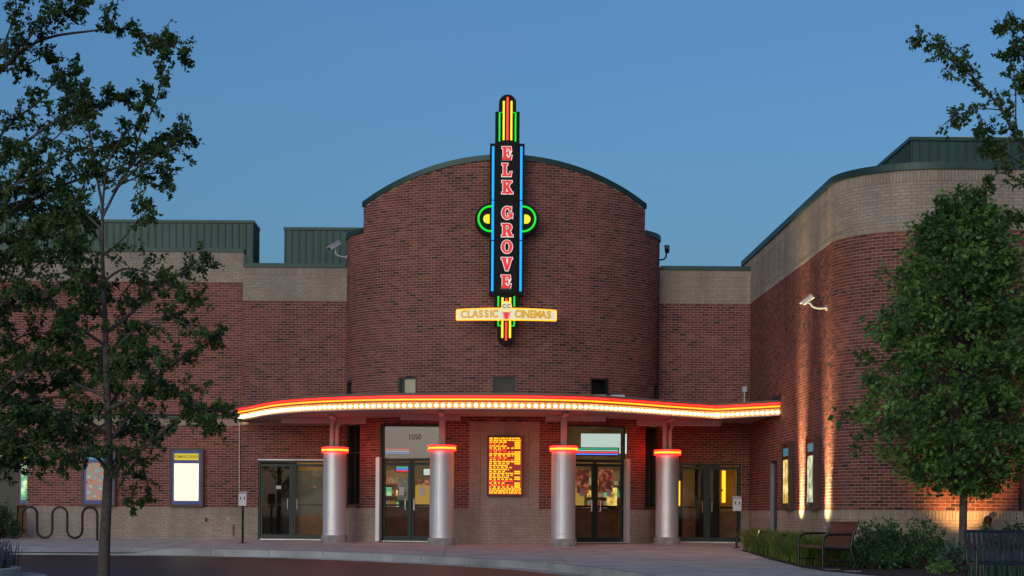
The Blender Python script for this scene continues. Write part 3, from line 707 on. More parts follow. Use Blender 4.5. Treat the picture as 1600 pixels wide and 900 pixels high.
# columns
col0 = None
labs = ['brushed metal column with red neon rim in front of the far left doors', 'brushed metal column with red neon rim between left centre doors and showtime board', 'brushed metal column with red neon rim between showtime board and right centre doors', 'brushed metal column with red neon rim in front of the far right doors']
def column(i, x, t):
    g = G(t); y = -t
    c = thing('canopy_column', (x, y, g), labs[i], 'column', 'columns under the canopy')
    MB().lathe([(.345, -.05), (.345, .17), (.33, .19), (.30, .19)], (x, y, g), 32).build('footing', 'concrete_base', c, smooth=True)
    sh = MB().lathe([(.303, .19), (.303, .30), (.298, .305), (.298, .312), (.303, .317), (.303, 2.30 - g), (.315, 2.30 - g), (.315, 2.44 - g), (.29, 2.46 - g)], (x, y, g), 64).build('shaft', 'aluminium', c, smooth=True)
    mb = MB(); sa = R(248 if i in (1, 2) else 230); mb.obox((x + .3025 * math.cos(sa), y + .3025 * math.sin(sa), g + 1.2), (.003, 0, 0), (0, .003, 0), (0, 0, .98)); mb.build('seam', 'dark_frame', sh)
    for z, m in ((2.325, 'ring_red'), (2.372, 'ring_amber'), (2.42, 'ring_red')):
        pts = [(x + .335 * math.cos(2 * math.pi * k / 32), y + .335 * math.sin(2 * math.pi * k / 32), z) for k in range(33)]
        MB().tube(pts, .018, 6, cap=False).build('neon_ring', m, c)
    if i in (0, 3):
        MB().tube([(x - .07, y, 2.44), (x - .07, y, CB + .05)], .07, 12).build('post', 'steel_paint', c, smooth=True)
        MB().tube([(x + .06, y - .08, 2.44), (x + .06, y - .08, 2.95), (x + .10, y - .06, 3.03), (x + .10, y - .02, CB + .05)], .05, 10).build('drain_pipe', 'steel_paint', c, smooth=True)
    else:
        MB().box(x - .075, x + .075, y - .075, y + .075, 2.44, CB + .05).build('post', 'steel_paint', c)
for i, (x, t) in enumerate(COLS): column(i, x, t)
# lamps lying on the canopy roof
fl0 = None
for i, (px, w) in enumerate(((896, .42), (933, .42), (965, .34))):
    p = P(px, 617, 5.0); z = CB + .36
    t = thing('floodlight', (p.x, p.y, z), ['low blue white floodlight on the canopy roof, leftmost of three', 'low blue white floodlight on the canopy roof, middle of three', 'small dim floodlight on the canopy roof, rightmost of three'][i], 'floodlight', 'floodlights on the canopy roof')
    MB().box(p.x - w / 2, p.x + w / 2, -5.1, -4.9, z + .09, z + .15).build('housing', 'grey_box', t); MB().box(p.x - .05, p.x + .05, -5.02, -4.98, z, z + .09).build('bracket', 'black_metal', t)
p = P(1166, 618, .7)
t = thing('vent_pipe', (p.x, p.y, CB + .36), 'thin pipe with small grey cap standing on canopy roof in the brick corner', 'pipe')
MB().tube([(p.x - .05, p.y, CB + .36), (p.x - .05, p.y, 4.1)], .02, 8).build('pipe', 'grey_box', t); MB().box(p.x - .11, p.x + .01, p.y - .06, p.y + .06, 4.08, 4.22).build('cap', 'grey_box', t)
MB().add([(RX1 - .012, -2.0, CB + .36), (RX1 - .012, -5.45, CB + .36), (RX1 - .012, -5.45, CB + .52), (RX1 - .012, -2.0, CB + .46), (RX1 - .05, -2.0, CB + .36), (RX1 - .05, -5.45, CB + .36), (RX1 - .05, -5.45, CB + .52), (RX1 - .05, -2.0, CB + .46)], [(0, 1, 2, 3), (4, 7, 6, 5), (0, 4, 5, 1), (3, 2, 6, 7), (1, 5, 6, 2), (0, 3, 7, 4)]).build('flashing', 'dark_frame', CAN)

# ---------------------------------------------------------------- blade sign
ST = 3.75
def SP(px, py):
    p = P(px, py, ST); return p.x, p.z
SG = thing('blade_sign', (*P(792, 345, ST)[:2], SP(792, 345)[1]), 'tall black vertical neon sign lettered ELK GROVE on the tower front', 'sign')
cx = SP(792, 345)[0]; px_ = (D - ST) / F
def sz(py): return P(792, py, ST).z
def rr(x0, x1, z0, z1): return [(x0, z0), (x1, z0), (x1, z1), (x0, z1)]
YF = -ST
def domed(hw, z0, z1, up=True, n=12):
    pts = []
    r = hw
    if up:
        pts = [(cx - hw, z0), (cx + hw, z0)] + [(cx + hw * math.cos(a), z1 - r + r * math.sin(a)) for a in [math.pi * i / n for i in range(n + 1)]]
    else:
        pts = [(cx + hw, z1), (cx - hw, z1)] + [(cx - hw * math.cos(a), z0 + r - r * math.sin(a)) for a in [math.pi * i / n for i in range(n + 1)]]
    return pts
mb = MB()
mb.prism(rr(cx - 27 * px_, cx + 27 * px_, sz(461), sz(224)), YF + .02, YF + .42)
mb.prism(rr(cx - 19 * px_, cx + 19 * px_, sz(224) + .002, sz(174)), YF + .03, YF + .38)
mb.prism(domed(13.5 * px_, sz(174) + .002, sz(147)), YF + .035, YF + .36)
mb.prism(rr(cx - 19 * px_, cx + 19 * px_, sz(508), sz(461) - .002), YF + .03, YF + .38)
mb.prism(domed(13.5 * px_, sz(538), sz(508) - .002, False), YF + .035, YF + .36)
mb.build('cabinet', 'sign_black', SG)
mb = MB()
hw, hr = 50 * px_, 25 * px_; zc = sz(342)
pts = [(cx + hw - hr + hr * math.cos(a), zc + hr * math.sin(a)) for a in [-math.pi / 2 + math.pi * i / 14 for i in range(15)]] + [(cx - hw + hr + hr * math.cos(a), zc + hr * math.sin(a)) for a in [math.pi / 2 + math.pi * i / 14 for i in range(15)]]
mb.prism(pts, YF + .05, YF + .40); mb.build('side_wing', 'sign_black', SG)
MB().prism(rr(cx - 17 * px_, cx + 17 * px_, sz(459), sz(226)), YF - .03, YF + .018).build('face_panel', 'sign_black', SG)
mb = MB()
for z in (sz(200), sz(300), sz(420)): mb.box(cx - .15, cx + .15, YF + .36, -3.0, z - .05, z + .05)
mb.build('bracket', 'black_metal', SG)
def nt(pts, m, r=.022, y=YF - .01): MB().tube([(cx + a * px_, y, sz(b)) for a, b in pts], r, 8).build('neon_tube', m, SG)
for s in (-1, 1):
    nt([(s * 22, 229), (s * 22, 312)], 'neon_blue', .03); nt([(s * 22, 314), (s * 22, 375)], 'neon_blue', .03); nt([(s * 22, 377), (s * 22, 455)], 'neon_blue', .03)
    nt([(s * 6, 158), (s * 6, 219)], 'neon_yellow', .026); nt([(s * 6, 176), (s * 12.5, 176), (s * 12.5, 221)], 'neon_green', .021)
    nt([(s * 6, 465), (s * 6, 528)], 'neon_yellow', .028)
    nt([(s * 12.5, 463), (s * 12.5, 479)], 'neon_green'); nt([(s * 12.5, 501), (s * 12.5, 509), (s * 7, 509)], 'neon_green')
    a = [(s * (25 + 19.5 * math.cos(w) * 1.0 - 0), 342 + 19.5 * math.sin(w)) for w in [-math.pi / 2 + math.pi * i / 14 for i in range(15)]]
    a = [(s * 23, a[0][1])] + a + [(s * 23, a[-1][1])]
    nt(a, 'neon_green', .026)
    w = [(s * 27, 335), (s * 30, 335)] + [(s * (30 + 7 * math.cos(q)), 342 + 7 * math.sin(q)) for q in [-math.pi / 2 + math.pi * i / 10 for i in range(11)]] + [(s * 27, 349)]
    mb = MB(); mb.prism([(cx + a * px_, sz(b)) for a, b in w], YF + .0, YF + .048); mb.build('lamp_disc', 'disc_yellow', SG)
nt([(0, 152), (0, 219)], 'neon_red', .03); nt([(0, 466), (0, 480)], 'neon_red', .028); nt([(0, 503), (0, 532)], 'neon_red', .03)
def arcp(cx_, cz_, rx, rz, a0, a1, n=14): return [(cx_ + rx * math.cos(R(a0 + (a1 - a0) * i / n)), cz_ + rz * math.sin(R(a0 + (a1 - a0) * i / n))) for i in range(n + 1)]
GLY = {
 'E': [[(0,0),(.70,0),(.76,.32),(.64,.32),(.55,.13),(.33,.13),(.33,.44),(.43,.44),(.46,.35),(.55,.35),(.55,.66),(.46,.66),(.43,.56),(.33,.56),(.33,.87),(.52,.87),(.60,.70),(.72,.70),(.68,1),(0,1),(0,.89),(.09,.87),(.09,.13),(0,.11)]],
 'L': [[(0,0),(.70,0),(.76,.36),(.64,.36),(.54,.13),(.34,.13),(.34,.87),(.44,.89),(.44,1),(0,1),(0,.89),(.1,.87),(.1,.13),(0,.11)]],
 'K': [[(0,0),(.41,0),(.41,.11),(.33,.13),(.33,.36),(.38,.43),(.51,.13),(.46,.11),(.46,0),(.86,0),(.86,.11),(.78,.13),(.53,.58),(.70,.87),(.78,.89),(.78,1),(.45,1),(.45,.89),(.51,.87),(.33,.58),(.33,.87),(.41,.89),(.41,1),(0,1),(0,.89),(.09,.87),(.09,.13),(0,.11)]],
 'G': [arcp(.42,.5,.42,.5,52,318) + [(.84,.10),(.86,.45),(.47,.45),(.47,.34),(.58,.32),(.58,.18)] + list(reversed(arcp(.44,.5,.20,.37,70,300))) + [(.60,.66),(.74,.64),(.76,.96),(.67,.96)]],
 'R': [[(0,0),(.41,0),(.41,.11),(.33,.13),(.33,.42),(.39,.42),(.56,0),(.88,0),(.88,.11),(.80,.13),(.65,.46),(.75,.56),(.80,.71),(.76,.87),(.65,.97),(.5,1),(0,1),(0,.89),(.09,.87),(.09,.13),(0,.11)], [(.33,.54),(.33,.87),(.44,.87),(.53,.81),(.56,.71),(.53,.6),(.44,.54)]],
 'O': [arcp(.42,.5,.42,.5,0,345,23), arcp(.42,.5,.19,.37,0,345,23)],
 'V': [[(0,1),(0,.89),(.07,.87),(.33,0),(.53,0),(.78,.87),(.85,.89),(.85,1),(.50,1),(.50,.89),(.56,.87),(.46,.40),(.34,.87),(.40,.89),(.40,1)]]}
def glyph(ch, h, loc, m, offset, ext, parent, name):
    from mathutils.geometry import tessellate_polygon
    loops = []
    for pl in GLY[ch]:
        q = [Vector((a, b)) for a, b in pl]; q = [p for i, p in enumerate(q) if (p - q[i - 1]).length > 1e-5]
        ar = sum(a.x * b.y - b.x * a.y for a, b in zip(q, q[1:] + q[:1]))
        if (ar < 0) == (not loops): q.reverse()          # outline anticlockwise, holes clockwise
        out = []
        for i, p in enumerate(q):
            e0 = (p - q[i - 1]).normalized(); e1 = (q[(i + 1) % len(q)] - p).normalized()
            n0 = Vector((e0.y, -e0.x)); n1 = Vector((e1.y, -e1.x)); b = n0 + n1
            b = b.normalized() / max(.55, math.sqrt(max(1e-6, (1 + n0.dot(n1)) / 2))) if b.length > 1e-3 else n0
            out.append(p * h + b * offset)
        loops.append(out)
    mb = MB(); c = Vector((.41 * h, .5 * h)); fl = [p - c for l in loops for p in l]
    tris = tessellate_polygon([[Vector((p.x, p.y, 0)) for p in l] for l in loops])
    n = len(fl); L = Vector(loc)
    vs = [(L.x + p.x, L.y - ext, L.z + p.y) for p in fl] + [(L.x + p.x, L.y + ext, L.z + p.y) for p in fl]
    fs = [tuple(t) for t in tris]; k = 0
    for l in loops:
        m_ = len(l); fs += [(k + i, k + (i + 1) % m_, n + k + (i + 1) % m_, n + k + i) for i in range(m_)]; k += m_
    return mb.add(vs, fs).build(name, m, parent, fix=False)
for ch, py in zip('ELKGROVE', (240, 266, 293, 333, 360, 386, 413, 440.5)):
    l = glyph(ch, .325, (cx, YF - .04, sz(py)), 'letter_white', .019, .008, SG, 'letter')
    f = glyph(ch, .325, (cx, YF - .056, sz(py)), 'letter_red', .003, .006, l, 'letter_face')
# cross bar: bowed plate with gold letters
mb = MB(); zb0, zb1 = sz(501.3), sz(486.5); hw = 77.5 * px_
n = 24; path = []
for i in range(n + 1):
    a = -1 + 2 * i / n; path.append((cx + hw * a, YF - .16 - .12 * (1 - a * a), 0, -1, 0))
vs = []
for (x, y, nx, ny, _), i in zip(path, range(n + 1)):
    a = -1 + 2 * i / n; top = zb1 + .035 * (1 - a * a)
    vs += [(x, y, zb0), (x, y, top), (x, y + .12, zb0), (x, y + .12, top)]
fs = []
for i in range(n):
    k = 4 * i; fs += [(k, k + 4, k + 5, k + 1), (k + 2, k + 3, k + 7, k + 6), (k + 1, k + 5, k + 7, k + 3), (k, k + 2, k + 6, k + 4)]
fs += [(0, 1, 3, 2), (4 * n, 4 * n + 2, 4 * n + 3, 4 * n + 1)]
bar = mb.add(vs, fs).build('crossbar', 'plate_white', SG)
bx = lambda a: (cx + hw * a, YF - .16 - .12 * (1 - a * a))
for zz, up in ((zb0 - .006, 0), (zb1 + .008, 1)):
    MB().tube([(bx(-1 + 2 * i / n)[0], bx(-1 + 2 * i / n)[1] - .01, zz + (.035 * (1 - (-1 + 2 * i / n) ** 2) if up else 0)) for i in range(n + 1)], .016, 6).build('neon_rim', 'rim_amber', SG)
for a in (-1, 1): MB().tube([(bx(a)[0], bx(a)[1] - .01, zb0), (bx(a)[0], bx(a)[1] - .01, zb1)], .016, 6).build('neon_rim', 'rim_amber', SG)
zm = (zb0 + zb1) / 2 + .005
for word, a0, a1 in (('CLASSIC', -.91, -.17), ('CINEMAS', .17, .91)):
    for k, ch in enumerate(word):
        wd = {'I': .5}; ws = [wd.get(c, 1) for c in word]; pos = (sum(ws[:k]) + ws[k] / 2) / sum(ws)
        a = a0 + (a1 - a0) * pos; x, y = bx(a); ang = 0
        text_mesh(ch, .26, 'letter_gold', 'letter', bar, (x, y - .016, zm + .012 * (1 - a * a)), (math.pi / 2, 0, .19 * a), .004, .86, offset=.013)
yb = YF - .30
MB(Matrix.Translation((cx, 0, sz(481)))).prism([(.122 * math.cos(2 * math.pi * i / 28), .122 * math.sin(2 * math.pi * i / 28)) for i in range(28)], yb - .04, yb + .03).build('emblem', 'plate_white', SG)
em = SG.children[-1]
MB().tube([(cx + .122 * math.cos(2 * math.pi * i / 28), yb - .045, sz(481) + .122 * math.sin(2 * math.pi * i / 28)) for i in range(29)], .011, 6, False).build('emblem_rim', 'rim_amber', em)
text_mesh('C·C', .13, 'ink', 'emblem_letters', em, (cx, yb - .046, sz(481)), (math.pi / 2, 0, 0), .003, offset=.004)
MB().prism([(cx - .035, sz(500.5)), (cx + .035, sz(500.5)), (cx + .075, sz(490)), (cx - .075, sz(490))], yb - .03, yb + .01).build('emblem_cone', 'letter_red', SG)
for s in (-1, 1): MB().prism([(cx + s * .045, sz(500.5)), (cx + s * .06, sz(500.5)), (cx + s * .11, sz(489)), (cx + s * .09, sz(489))], yb - .035, yb + .005).build('emblem_stripe', 'letter_red', SG)

# ---------------------------------------------------------------- showtime board
BT = 3.36
a, b = P(761, 775, BT), P(818, 681, BT)
SB = thing('showtime_board', ((a.x + b.x) / 2, -BT, a.z), 'upright LED board with rows of amber and red showtimes between the centre columns', 'display board')
MB().box(a.x, b.x, -BT, -3.15, a.z, b.z).build('cabinet', 'brown_case', SB)
MB().box(a.x + .035, b.x - .035, -BT - .006, -BT - .001, a.z + .035, b.z - .035).build('screen', 'led_back', SB)
am = MB(); rd = MB(); rows = 29; y0, y1 = -BT - .016, -BT - .008
rh = (b.z - a.z - .10) / rows; x0_, x1_ = a.x + .055, b.x - .055; wd = x1_ - x0_
pat = 'AA' + 'aRaaRRAARRaAaAaAaAaARaRAaa' + 'AAA'
for i in range(rows):
    z1 = b.z - .05 - i * rh; z0 = z1 - rh * .66
    k = pat[i % len(pat)]; full = i < 2 or i > rows - 4
    x = x0_
    lim = x1_ if full else x0_ + wd * rnd.choice((.55, .62, .75, .8))
    while x < lim - .03:
        w = rnd.uniform(.035, .12) if full or i % 2 == 0 else rnd.uniform(.05, .075)
        e = min(x + w, lim); q = x
        while q < e - .008:
            (am if (k in 'Aa' or rnd.random() < .25) else rd).box(q, q + .0125, y0, y1, z0 + rnd.choice((0, 0, .006)), z1 - rnd.choice((0, .005))); q += .0165
        x = e + (.016 if full or i % 2 == 0 else .045)
    if not full and rnd.random() < .8:
        q = x1_ - .17
        while q < x1_ - .03: am.box(q, q + .0125, y0, y1, z0, z1); q += .0165
am.build('amber_text', 'led_amber', SB, fix=False, kind='stuff'); rd.build('red_text', 'led_red', SB, fix=False, kind='stuff')

# ---------------------------------------------------------------- poster cases
def poster_case(loc, rz, label, header, artm, words, blue=True):
    t = thing('poster_case', loc, label, 'poster case', 'poster cases on the walls')
    xf = Matrix.Translation(loc) @ Matrix.Rotation(rz, 4, 'Z')
    w, h, dp = .465, 1.6, .15
    f = MB(xf); f.box(-w, -w + .06, -dp, -.009, 0, h); f.box(w - .06, w, -dp, -.009, 0, h); f.box(-w + .06, w - .06, -dp, -.009, h - .06, h); f.box(-w + .06, w - .06, -dp, -.009, 0, .06)
    f.build('case', 'brown_case', t)
    MB(xf).box(-w + .061, w - .061, -.125, -.012, .061, h - .061).build('backboard', 'blue_mat' if blue else 'brown_case', t)
    hd = MB(xf).box(-.33, .33, -.138, -.126, 1.27, 1.45).build('header', header, t)
    if words: text_mesh(words, .105, 'header_letters', 'header_letters', hd, xf @ Vector((0, -.1405, 1.36)), (math.pi / 2, 0, rz), .002, 1.0, offset=.002)
    MB(xf).box(-.335, .335, -.136, -.126, .16, 1.18).build('poster', artm, t)
    MB(xf).box(-w + .062, w - .062, -.149, -.1455, .062, h - .062).build('pane', 'glass_case', t)
    return t
zp = .88
poster_case((P(291.5, 745, .1).x, 0, zp), 0, 'poster case with glowing blank white poster under a COMING SOON header', 'header_yellow', 'poster_white', 'COMING SOON')
poster_case((P(154, 745, .1).x, 0, zp), 0, 'blue lined poster case with a dark colourful poster behind the left tree trunk', 'header_teal', 'art_teal', None)
poster_case((-12.62, 2.33, zp), 0, 'poster case with a pale green poster inside the amber lit recess at far left', 'header_yellow', 'art_green', 'COMING SOON')
poster_case((RX1, -6.97, zp), -math.pi / 2, 'brown poster case with golden poster between the side door and first light streak', 'header_teal', 'art_gold', None, False)
poster_case((RX1, -10.1, zp), -math.pi / 2, 'brown poster case with silvery poster between the two vertical light streaks', 'header_teal', 'art_silver', None, False)
poster_case((11.38, WY - WR, zp), 0, 'dark poster case at the far right edge behind the dense tree', 'header_teal', 'art_silver', None, False)

# ---------------------------------------------------------------- security cameras
def sec_cam(base, elbow, head, aim, label, k=1.0, m='white_paint'):
    t = thing('security_camera', base, label, 'security camera', 'security cameras on the walls')
    base, elbow, head, aim = map(Vector, (base, elbow, head, aim)); aim.normalize()
    pts = [base + (elbow - base) * .0, base.lerp(elbow, .5), base.lerp(elbow, .8) + (head - elbow) * .05, elbow + (head - elbow) * .25, elbow + (head - elbow) * .55, head - Vector((0, 0, .05))]
    MB().tube(pts, .022, 8).build('arm', m, t, smooth=True)
    x = aim.cross(Vector((0, 0, 1))).normalized(); up = x.cross(aim)
    prof = [(-.07, -.05), (.07, -.05), (.075, .02), (.05, .065), (-.05, .065), (-.075, .02)]
    mb = MB(); vs = []
    for d in (-.21 * k, .21 * k): vs += [head + aim * d + x * a * k + up * b * k for a, b in prof]
    mb.add(vs, [tuple(range(6)), tuple(reversed(range(6, 12)))] + [(i, (i + 1) % 6, 6 + (i + 1) % 6, 6 + i) for i in range(6)])
    h = mb.build('housing', m, t)
    mb = MB(); mb.obox(head + aim * .215 * k, x * .045 * k, up * .035 * k, aim * .006); mb.build('lens', 'sign_black', h)
    mb = MB(); mb.obox(head + (up * .074 + aim * .04) * k, x * .085 * k, up * .006, aim * .25 * k); mb.build('sun_shield', m, h)
    MB().tube([base, base + (elbow - base).normalized() * .03], .06, 10).build('mount', 'grey_box', t)
b = P(541, 402, .5); sec_cam((b.x + .02, b.y, b.z), P(525, 400, .5), P(523, 384, .5), (-1.0, -.6, -.75), 'white security camera on a curved arm left of the tower', .85)
b = P(1027, 406, .5); sec_cam((b.x - .02, b.y, b.z), P(1040, 406, .5), P(1042, 390, .5), (.15, 1, -.25), 'dark security camera on a curved arm right of the tower, seen against the sky', .8, 'dark_frame')
b = P(1292, 481, 11.2); sec_cam((RX1 - .006, b.y, b.z), (RX1 - .28, b.y, b.z - .02), (RX1 - .40, b.y, b.z + .16), (-.75, .5, -.62), 'white security camera on the side wall above the light streaks', .66)

# ---------------------------------------------------------------- ground
def GS(x, y):
    t = -y
    return G(t) - .122 * min(1, max(0, (t - 7.25) / .6)) * min(1, max(0, (-6.9 - x) / 1.0))
KX = [(-60, 8.0), (-12, 8.0), (-9, 7.95), (-7, 7.95), (-5.2, 8.4), (-3.4, 9.4), (-1.4, 11.1), (.77, 13.6), (2.1, 16.4), (2.9, 19.5), (3.3, 24), (3.4, 30), (3.4, 46)]
kp = [KX[0]] + smooth_pts(KX[1:], 5)
kp = [(p[0], p[1]) for p in kp]
gm = MB(); n = 24
xs = [-600, -200, -80, -40, -20, -10, 0, 10, 20, 40, 80, 200, 600]; ys = [400, 100, 0, -10, -20, -30, -40, -60, -100, -200, -600]
for yy in ys:
    for x in xs: gm.v.append((x, yy, G(min(-yy, 60)) - .15))
for j in range(len(ys) - 1):
    for i in range(len(xs) - 1):
        k = j * len(xs) + i; gm.f.append([k, k + len(xs), k + len(xs) + 1, k + 1]); gm.m.append(0); gm.t.append(0)
gm.build('road', 'asphalt', kind='structure', fix=False)
# walk: the area between the kerb and the building
walk = [(x, -t) for x, t in kp]
walk = walk + [(8.6, -46), (8.6, -20.9), (7.4, -20.2), (6.75, -18.9), (6.3, -17.6), (6.12, -16), (6.16, -12), (6.3, -8.5), (6.35, -6.6), (6.6, -6.0), (7.6, -5.4), (7.6, .2), (-60, .2)]
def clip(poly, axis, v, keep_gt):
    out = []
    for a, b in zip(poly, poly[1:] + poly[:1]):
        ia = (a[axis] > v) == keep_gt; ib = (b[axis] > v) == keep_gt
        if ia: out.append(a)
        if ia != ib:
            t = (v - a[axis]) / (b[axis] - a[axis]); p = [0, 0]; p[axis] = v; p[1 - axis] = a[1 - axis] + t * (b[1 - axis] - a[1 - axis]); out.append(tuple(p))
    return out
def area(p): return abs(sum(a[0] * b[1] - b[0] * a[1] for a, b in zip(p, p[1:] + p[:1]))) / 2
# bedding below the joints
def polymesh(poly, zf, name, m, kind=None, parent=None, cell=None):
    mb = MB()
    x0, x1 = min(p[0] for p in poly), max(p[0] for p in poly); y0, y1 = min(p[1] for p in poly), max(p[1] for p in poly)
    bm = bmesh.new(); f = bm.faces.new([bm.verts.new((x, y, 0)) for x, y in poly]); f.normal_update(); bmesh.ops.triangulate(bm, faces=[f]); bm.verts.index_update()
    mb.v = [(v.co.x, v.co.y, zf(v.co.x, v.co.y)) for v in bm.verts]; mb.f = [[v.index for v in q.verts] for q in bm.faces]; mb.m = [0] * len(mb.f); mb.t = [0] * len(mb.f); bm.free()
    o = mb.build(name, m, parent, fix=False); me = o.data
    for p in me.polygons:
        if p.normal.z < 0: p.flip()
    if kind: o['kind'] = kind
    return o
gz = lambda x, y: G(-y)
SW_ = polymesh(walk, lambda x, y: GS(x, y) - .016, 'sidewalk', 'joint_dark', 'structure')
cell = 2.45; jx = .008
for i in range(-9, 4):
    for j in range(0, 12):
        xa, xb = -.65 + i * cell + jx, -.65 + (i + 1) * cell - jx; yb_, ya = -(j * cell) + .15 - jx, -((j + 1) * cell) + .15 + jx
        if xa < -20.3: continue
        q = [tuple(p) for p in walk]
        for ax, v, k in ((0, xa, True), (0, xb, False), (1, ya, True), (1, yb_, False)):
            q = clip(q, ax, v, k)
            if len(q) < 3: break
        if len(q) < 3 or area(q) < .02: continue
        mb = MB(); e = rnd.uniform(-.0015, .0015); mb.slab(q, lambda x, y: GS(x, y) + e, .03)
        mb.build('paving_slab', 'concrete', SW_)
# kerb: segments about 1.5 m long
PK = Path([(x, -t) for x, t in kp if x > -30])
kerb0 = bpy.data.objects.new('kerb', None)
u = PK.u_of_x(-24); 
KR = MB().sweep([(-.13, -.3), (.012, -.3), (.012, -.10), (-.13, -.10)], [(x, y, nx, ny, G(-y)) for x, y, nx, ny, _ in PK.run(u, PK.L, .4)]).build('kerb', 'joint_dark', kind='structure')
while u < PK.L - .1:
    e = min(u + 1.5, PK.L); xx = PK.at(u)[0]
    drop = .0 if xx > -7.3 else -.122
    d2 = .0 if PK.at(e)[0] > -7.3 else -.122
    run = PK.run(u + .006, e - .006, .25); m_ = len(run) - 1
    run = [(x, y, nx, ny, G(-y) + GS(x, -9) - G(9)) for i, (x, y, nx, ny, _) in enumerate(run)]
    MB().sweep([(-.15, -.2), (.03, -.2), (.018, -.012), (.004, .003), (-.15, .005)], run).build('kerb_stone', 'kerb', KR)
    u = e
gut = MB().sweep([(.02, -.155), (.02, -.146), (.42, -.142), (.42, -.155)], [(x, y, nx, ny, G(-y)) for x, y, nx, ny, _ in PK.run(PK.u_of_x(-24), PK.L, .4)]).build('gutter', 'kerb', kind='structure')
# planting bed along the right wing
bed = [(6.35, -6.55), (6.3, -8.5), (6.16, -12), (6.12, -16), (6.3, -17.6), (6.75, -18.9), (7.4, -20.2), (8.6, -20.9), (19, -21.5), (19, -13.4), (9.4, -13.4), (8, -13), (7.6, -11.7), (7.6, -5.4), (6.6, -6.0)]
polymesh(bed, lambda x, y: G(-y) + .012, 'planting_bed', 'mulch', 'structure')
# islands
def island(cx_, t, rx, ry, label_unused=None):
    pts = [(cx_ + rx * math.cos(2 * math.pi * i / 40), -t + ry * math.sin(2 * math.pi * i / 40)) for i in range(41)]
    run = []
    for i, (x, y) in enumerate(pts):
        a = 2 * math.pi * i / 40; run.append((x, y, math.cos(a), math.sin(a), G(-y)))
    isl = MB().sweep([(-.16, -.3), (.02, -.3), (.0, -.01), (-.02, .0), (-.16, .0)], run, False).build('traffic_island', 'kerb', kind='structure')
    polymesh([(cx_ + (rx - .1) * math.cos(2 * math.pi * i / 40), -t + (ry - .1) * math.sin(2 * math.pi * i / 40)) for i in range(40)], lambda x, y: G(-y) - .02, 'soil', 'mulch', None, isl)
    run2 = [(x, y, nx, ny, z - .145) for x, y, nx, ny, z in run]
    MB().sweep([(.0, -.02), (.0, .006), (.45, .002), (.45, -.02)], run2, False).build('gutter', 'kerb', isl)
island(-10.35, 18.3, 2.45, 1.9)
island(-5.2, 26.2, 1.9, 2.9)

# ---------------------------------------------------------------- street furniture
def ash(px, t, label, zt=1.05):
    p = P(px, 850, t); x, y, g = p.x, -t, G(t)
    o = thing('ash_receptacle', (x, y, g), label, 'ashtray post', 'ash receptacles on posts')
    MB().tube([(x, y, g), (x, y, g + zt - .1)], .03, 8).build('post', 'black_metal', o)
    MB().lathe([(.10, 0), (.10, .015), (.03, .02)], (x, y, g), 16).build('foot', 'black_metal', o)
    mb = MB(); mb.add([(x - .1, y - .08, g + zt - .1), (x + .1, y - .08, g + zt - .1), (x + .1, y + .08, g + zt - .1), (x - .1, y + .08, g + zt - .1), (x - .1, y - .08, g + zt + .20), (x + .1, y - .08, g + zt + .20), (x + .1, y + .08, g + zt + .27), (x - .1, y + .08, g + zt + .27)], [(0, 3, 2, 1), (4, 5, 6, 7), (0, 1, 5, 4), (1, 2, 6, 5), (2, 3, 7, 6), (3, 0, 4, 7)])
    h = mb.build('box', 'grey_box', o)
    for dx in (-.05, .05): MB().box(x + dx - .012, x + dx + .012, y - .086, y - .079, g + zt + .06, g + zt + .13).build('slot', 'sign_black', h)
ash(379, 3.6, 'pale grey ash box on a black post beside the far left doors'); ash(1151, 5.0, 'pale grey ash box on a black post before the far right doors', 1.02)
# bike rack: one bent tube
pts = []
base = P(152, 843, 2.2); g = G(2.2); sc_ = (D - 2.2) / F
def bp(px, h): return Vector((base.x + (px - 152) * sc_, -2.2, g + h))
rad = 11.75 * sc_; hi, lo = .87 - rad, .06 + rad
pts.append(bp(152, 0)); x = 152
pts.append(bp(152, hi))
dirn = 1
for k in range(17):
    c = x - 11.75
    for i in range(1, 9):
        a = math.pi * i / 8
        zc_ = hi if dirn > 0 else lo
        pts.append(Vector((base.x + (c + 11.75 * math.cos(a) - 152) * sc_, -2.2, g + zc_ + dirn * rad * math.sin(a))))
    x -= 23.5; dirn = -dirn
    pts.append(bp(x, lo if dirn < 0 else hi))
pts.append(bp(x, 0))
br = thing('bike_rack', (base.x, -2.2, g), 'black bent tube wave bike rack on the walk at the left', 'bike rack')
MB().tube(pts, .032, 10).build('tube', 'black_metal', br, smooth=True)
mb = MB()
for q in (pts[0], pts[-1]): mb.lathe([(.075, 0), (.075, .012), (.035, .014)], q, 14)
mb.build('base_plate', 'black_metal', br)
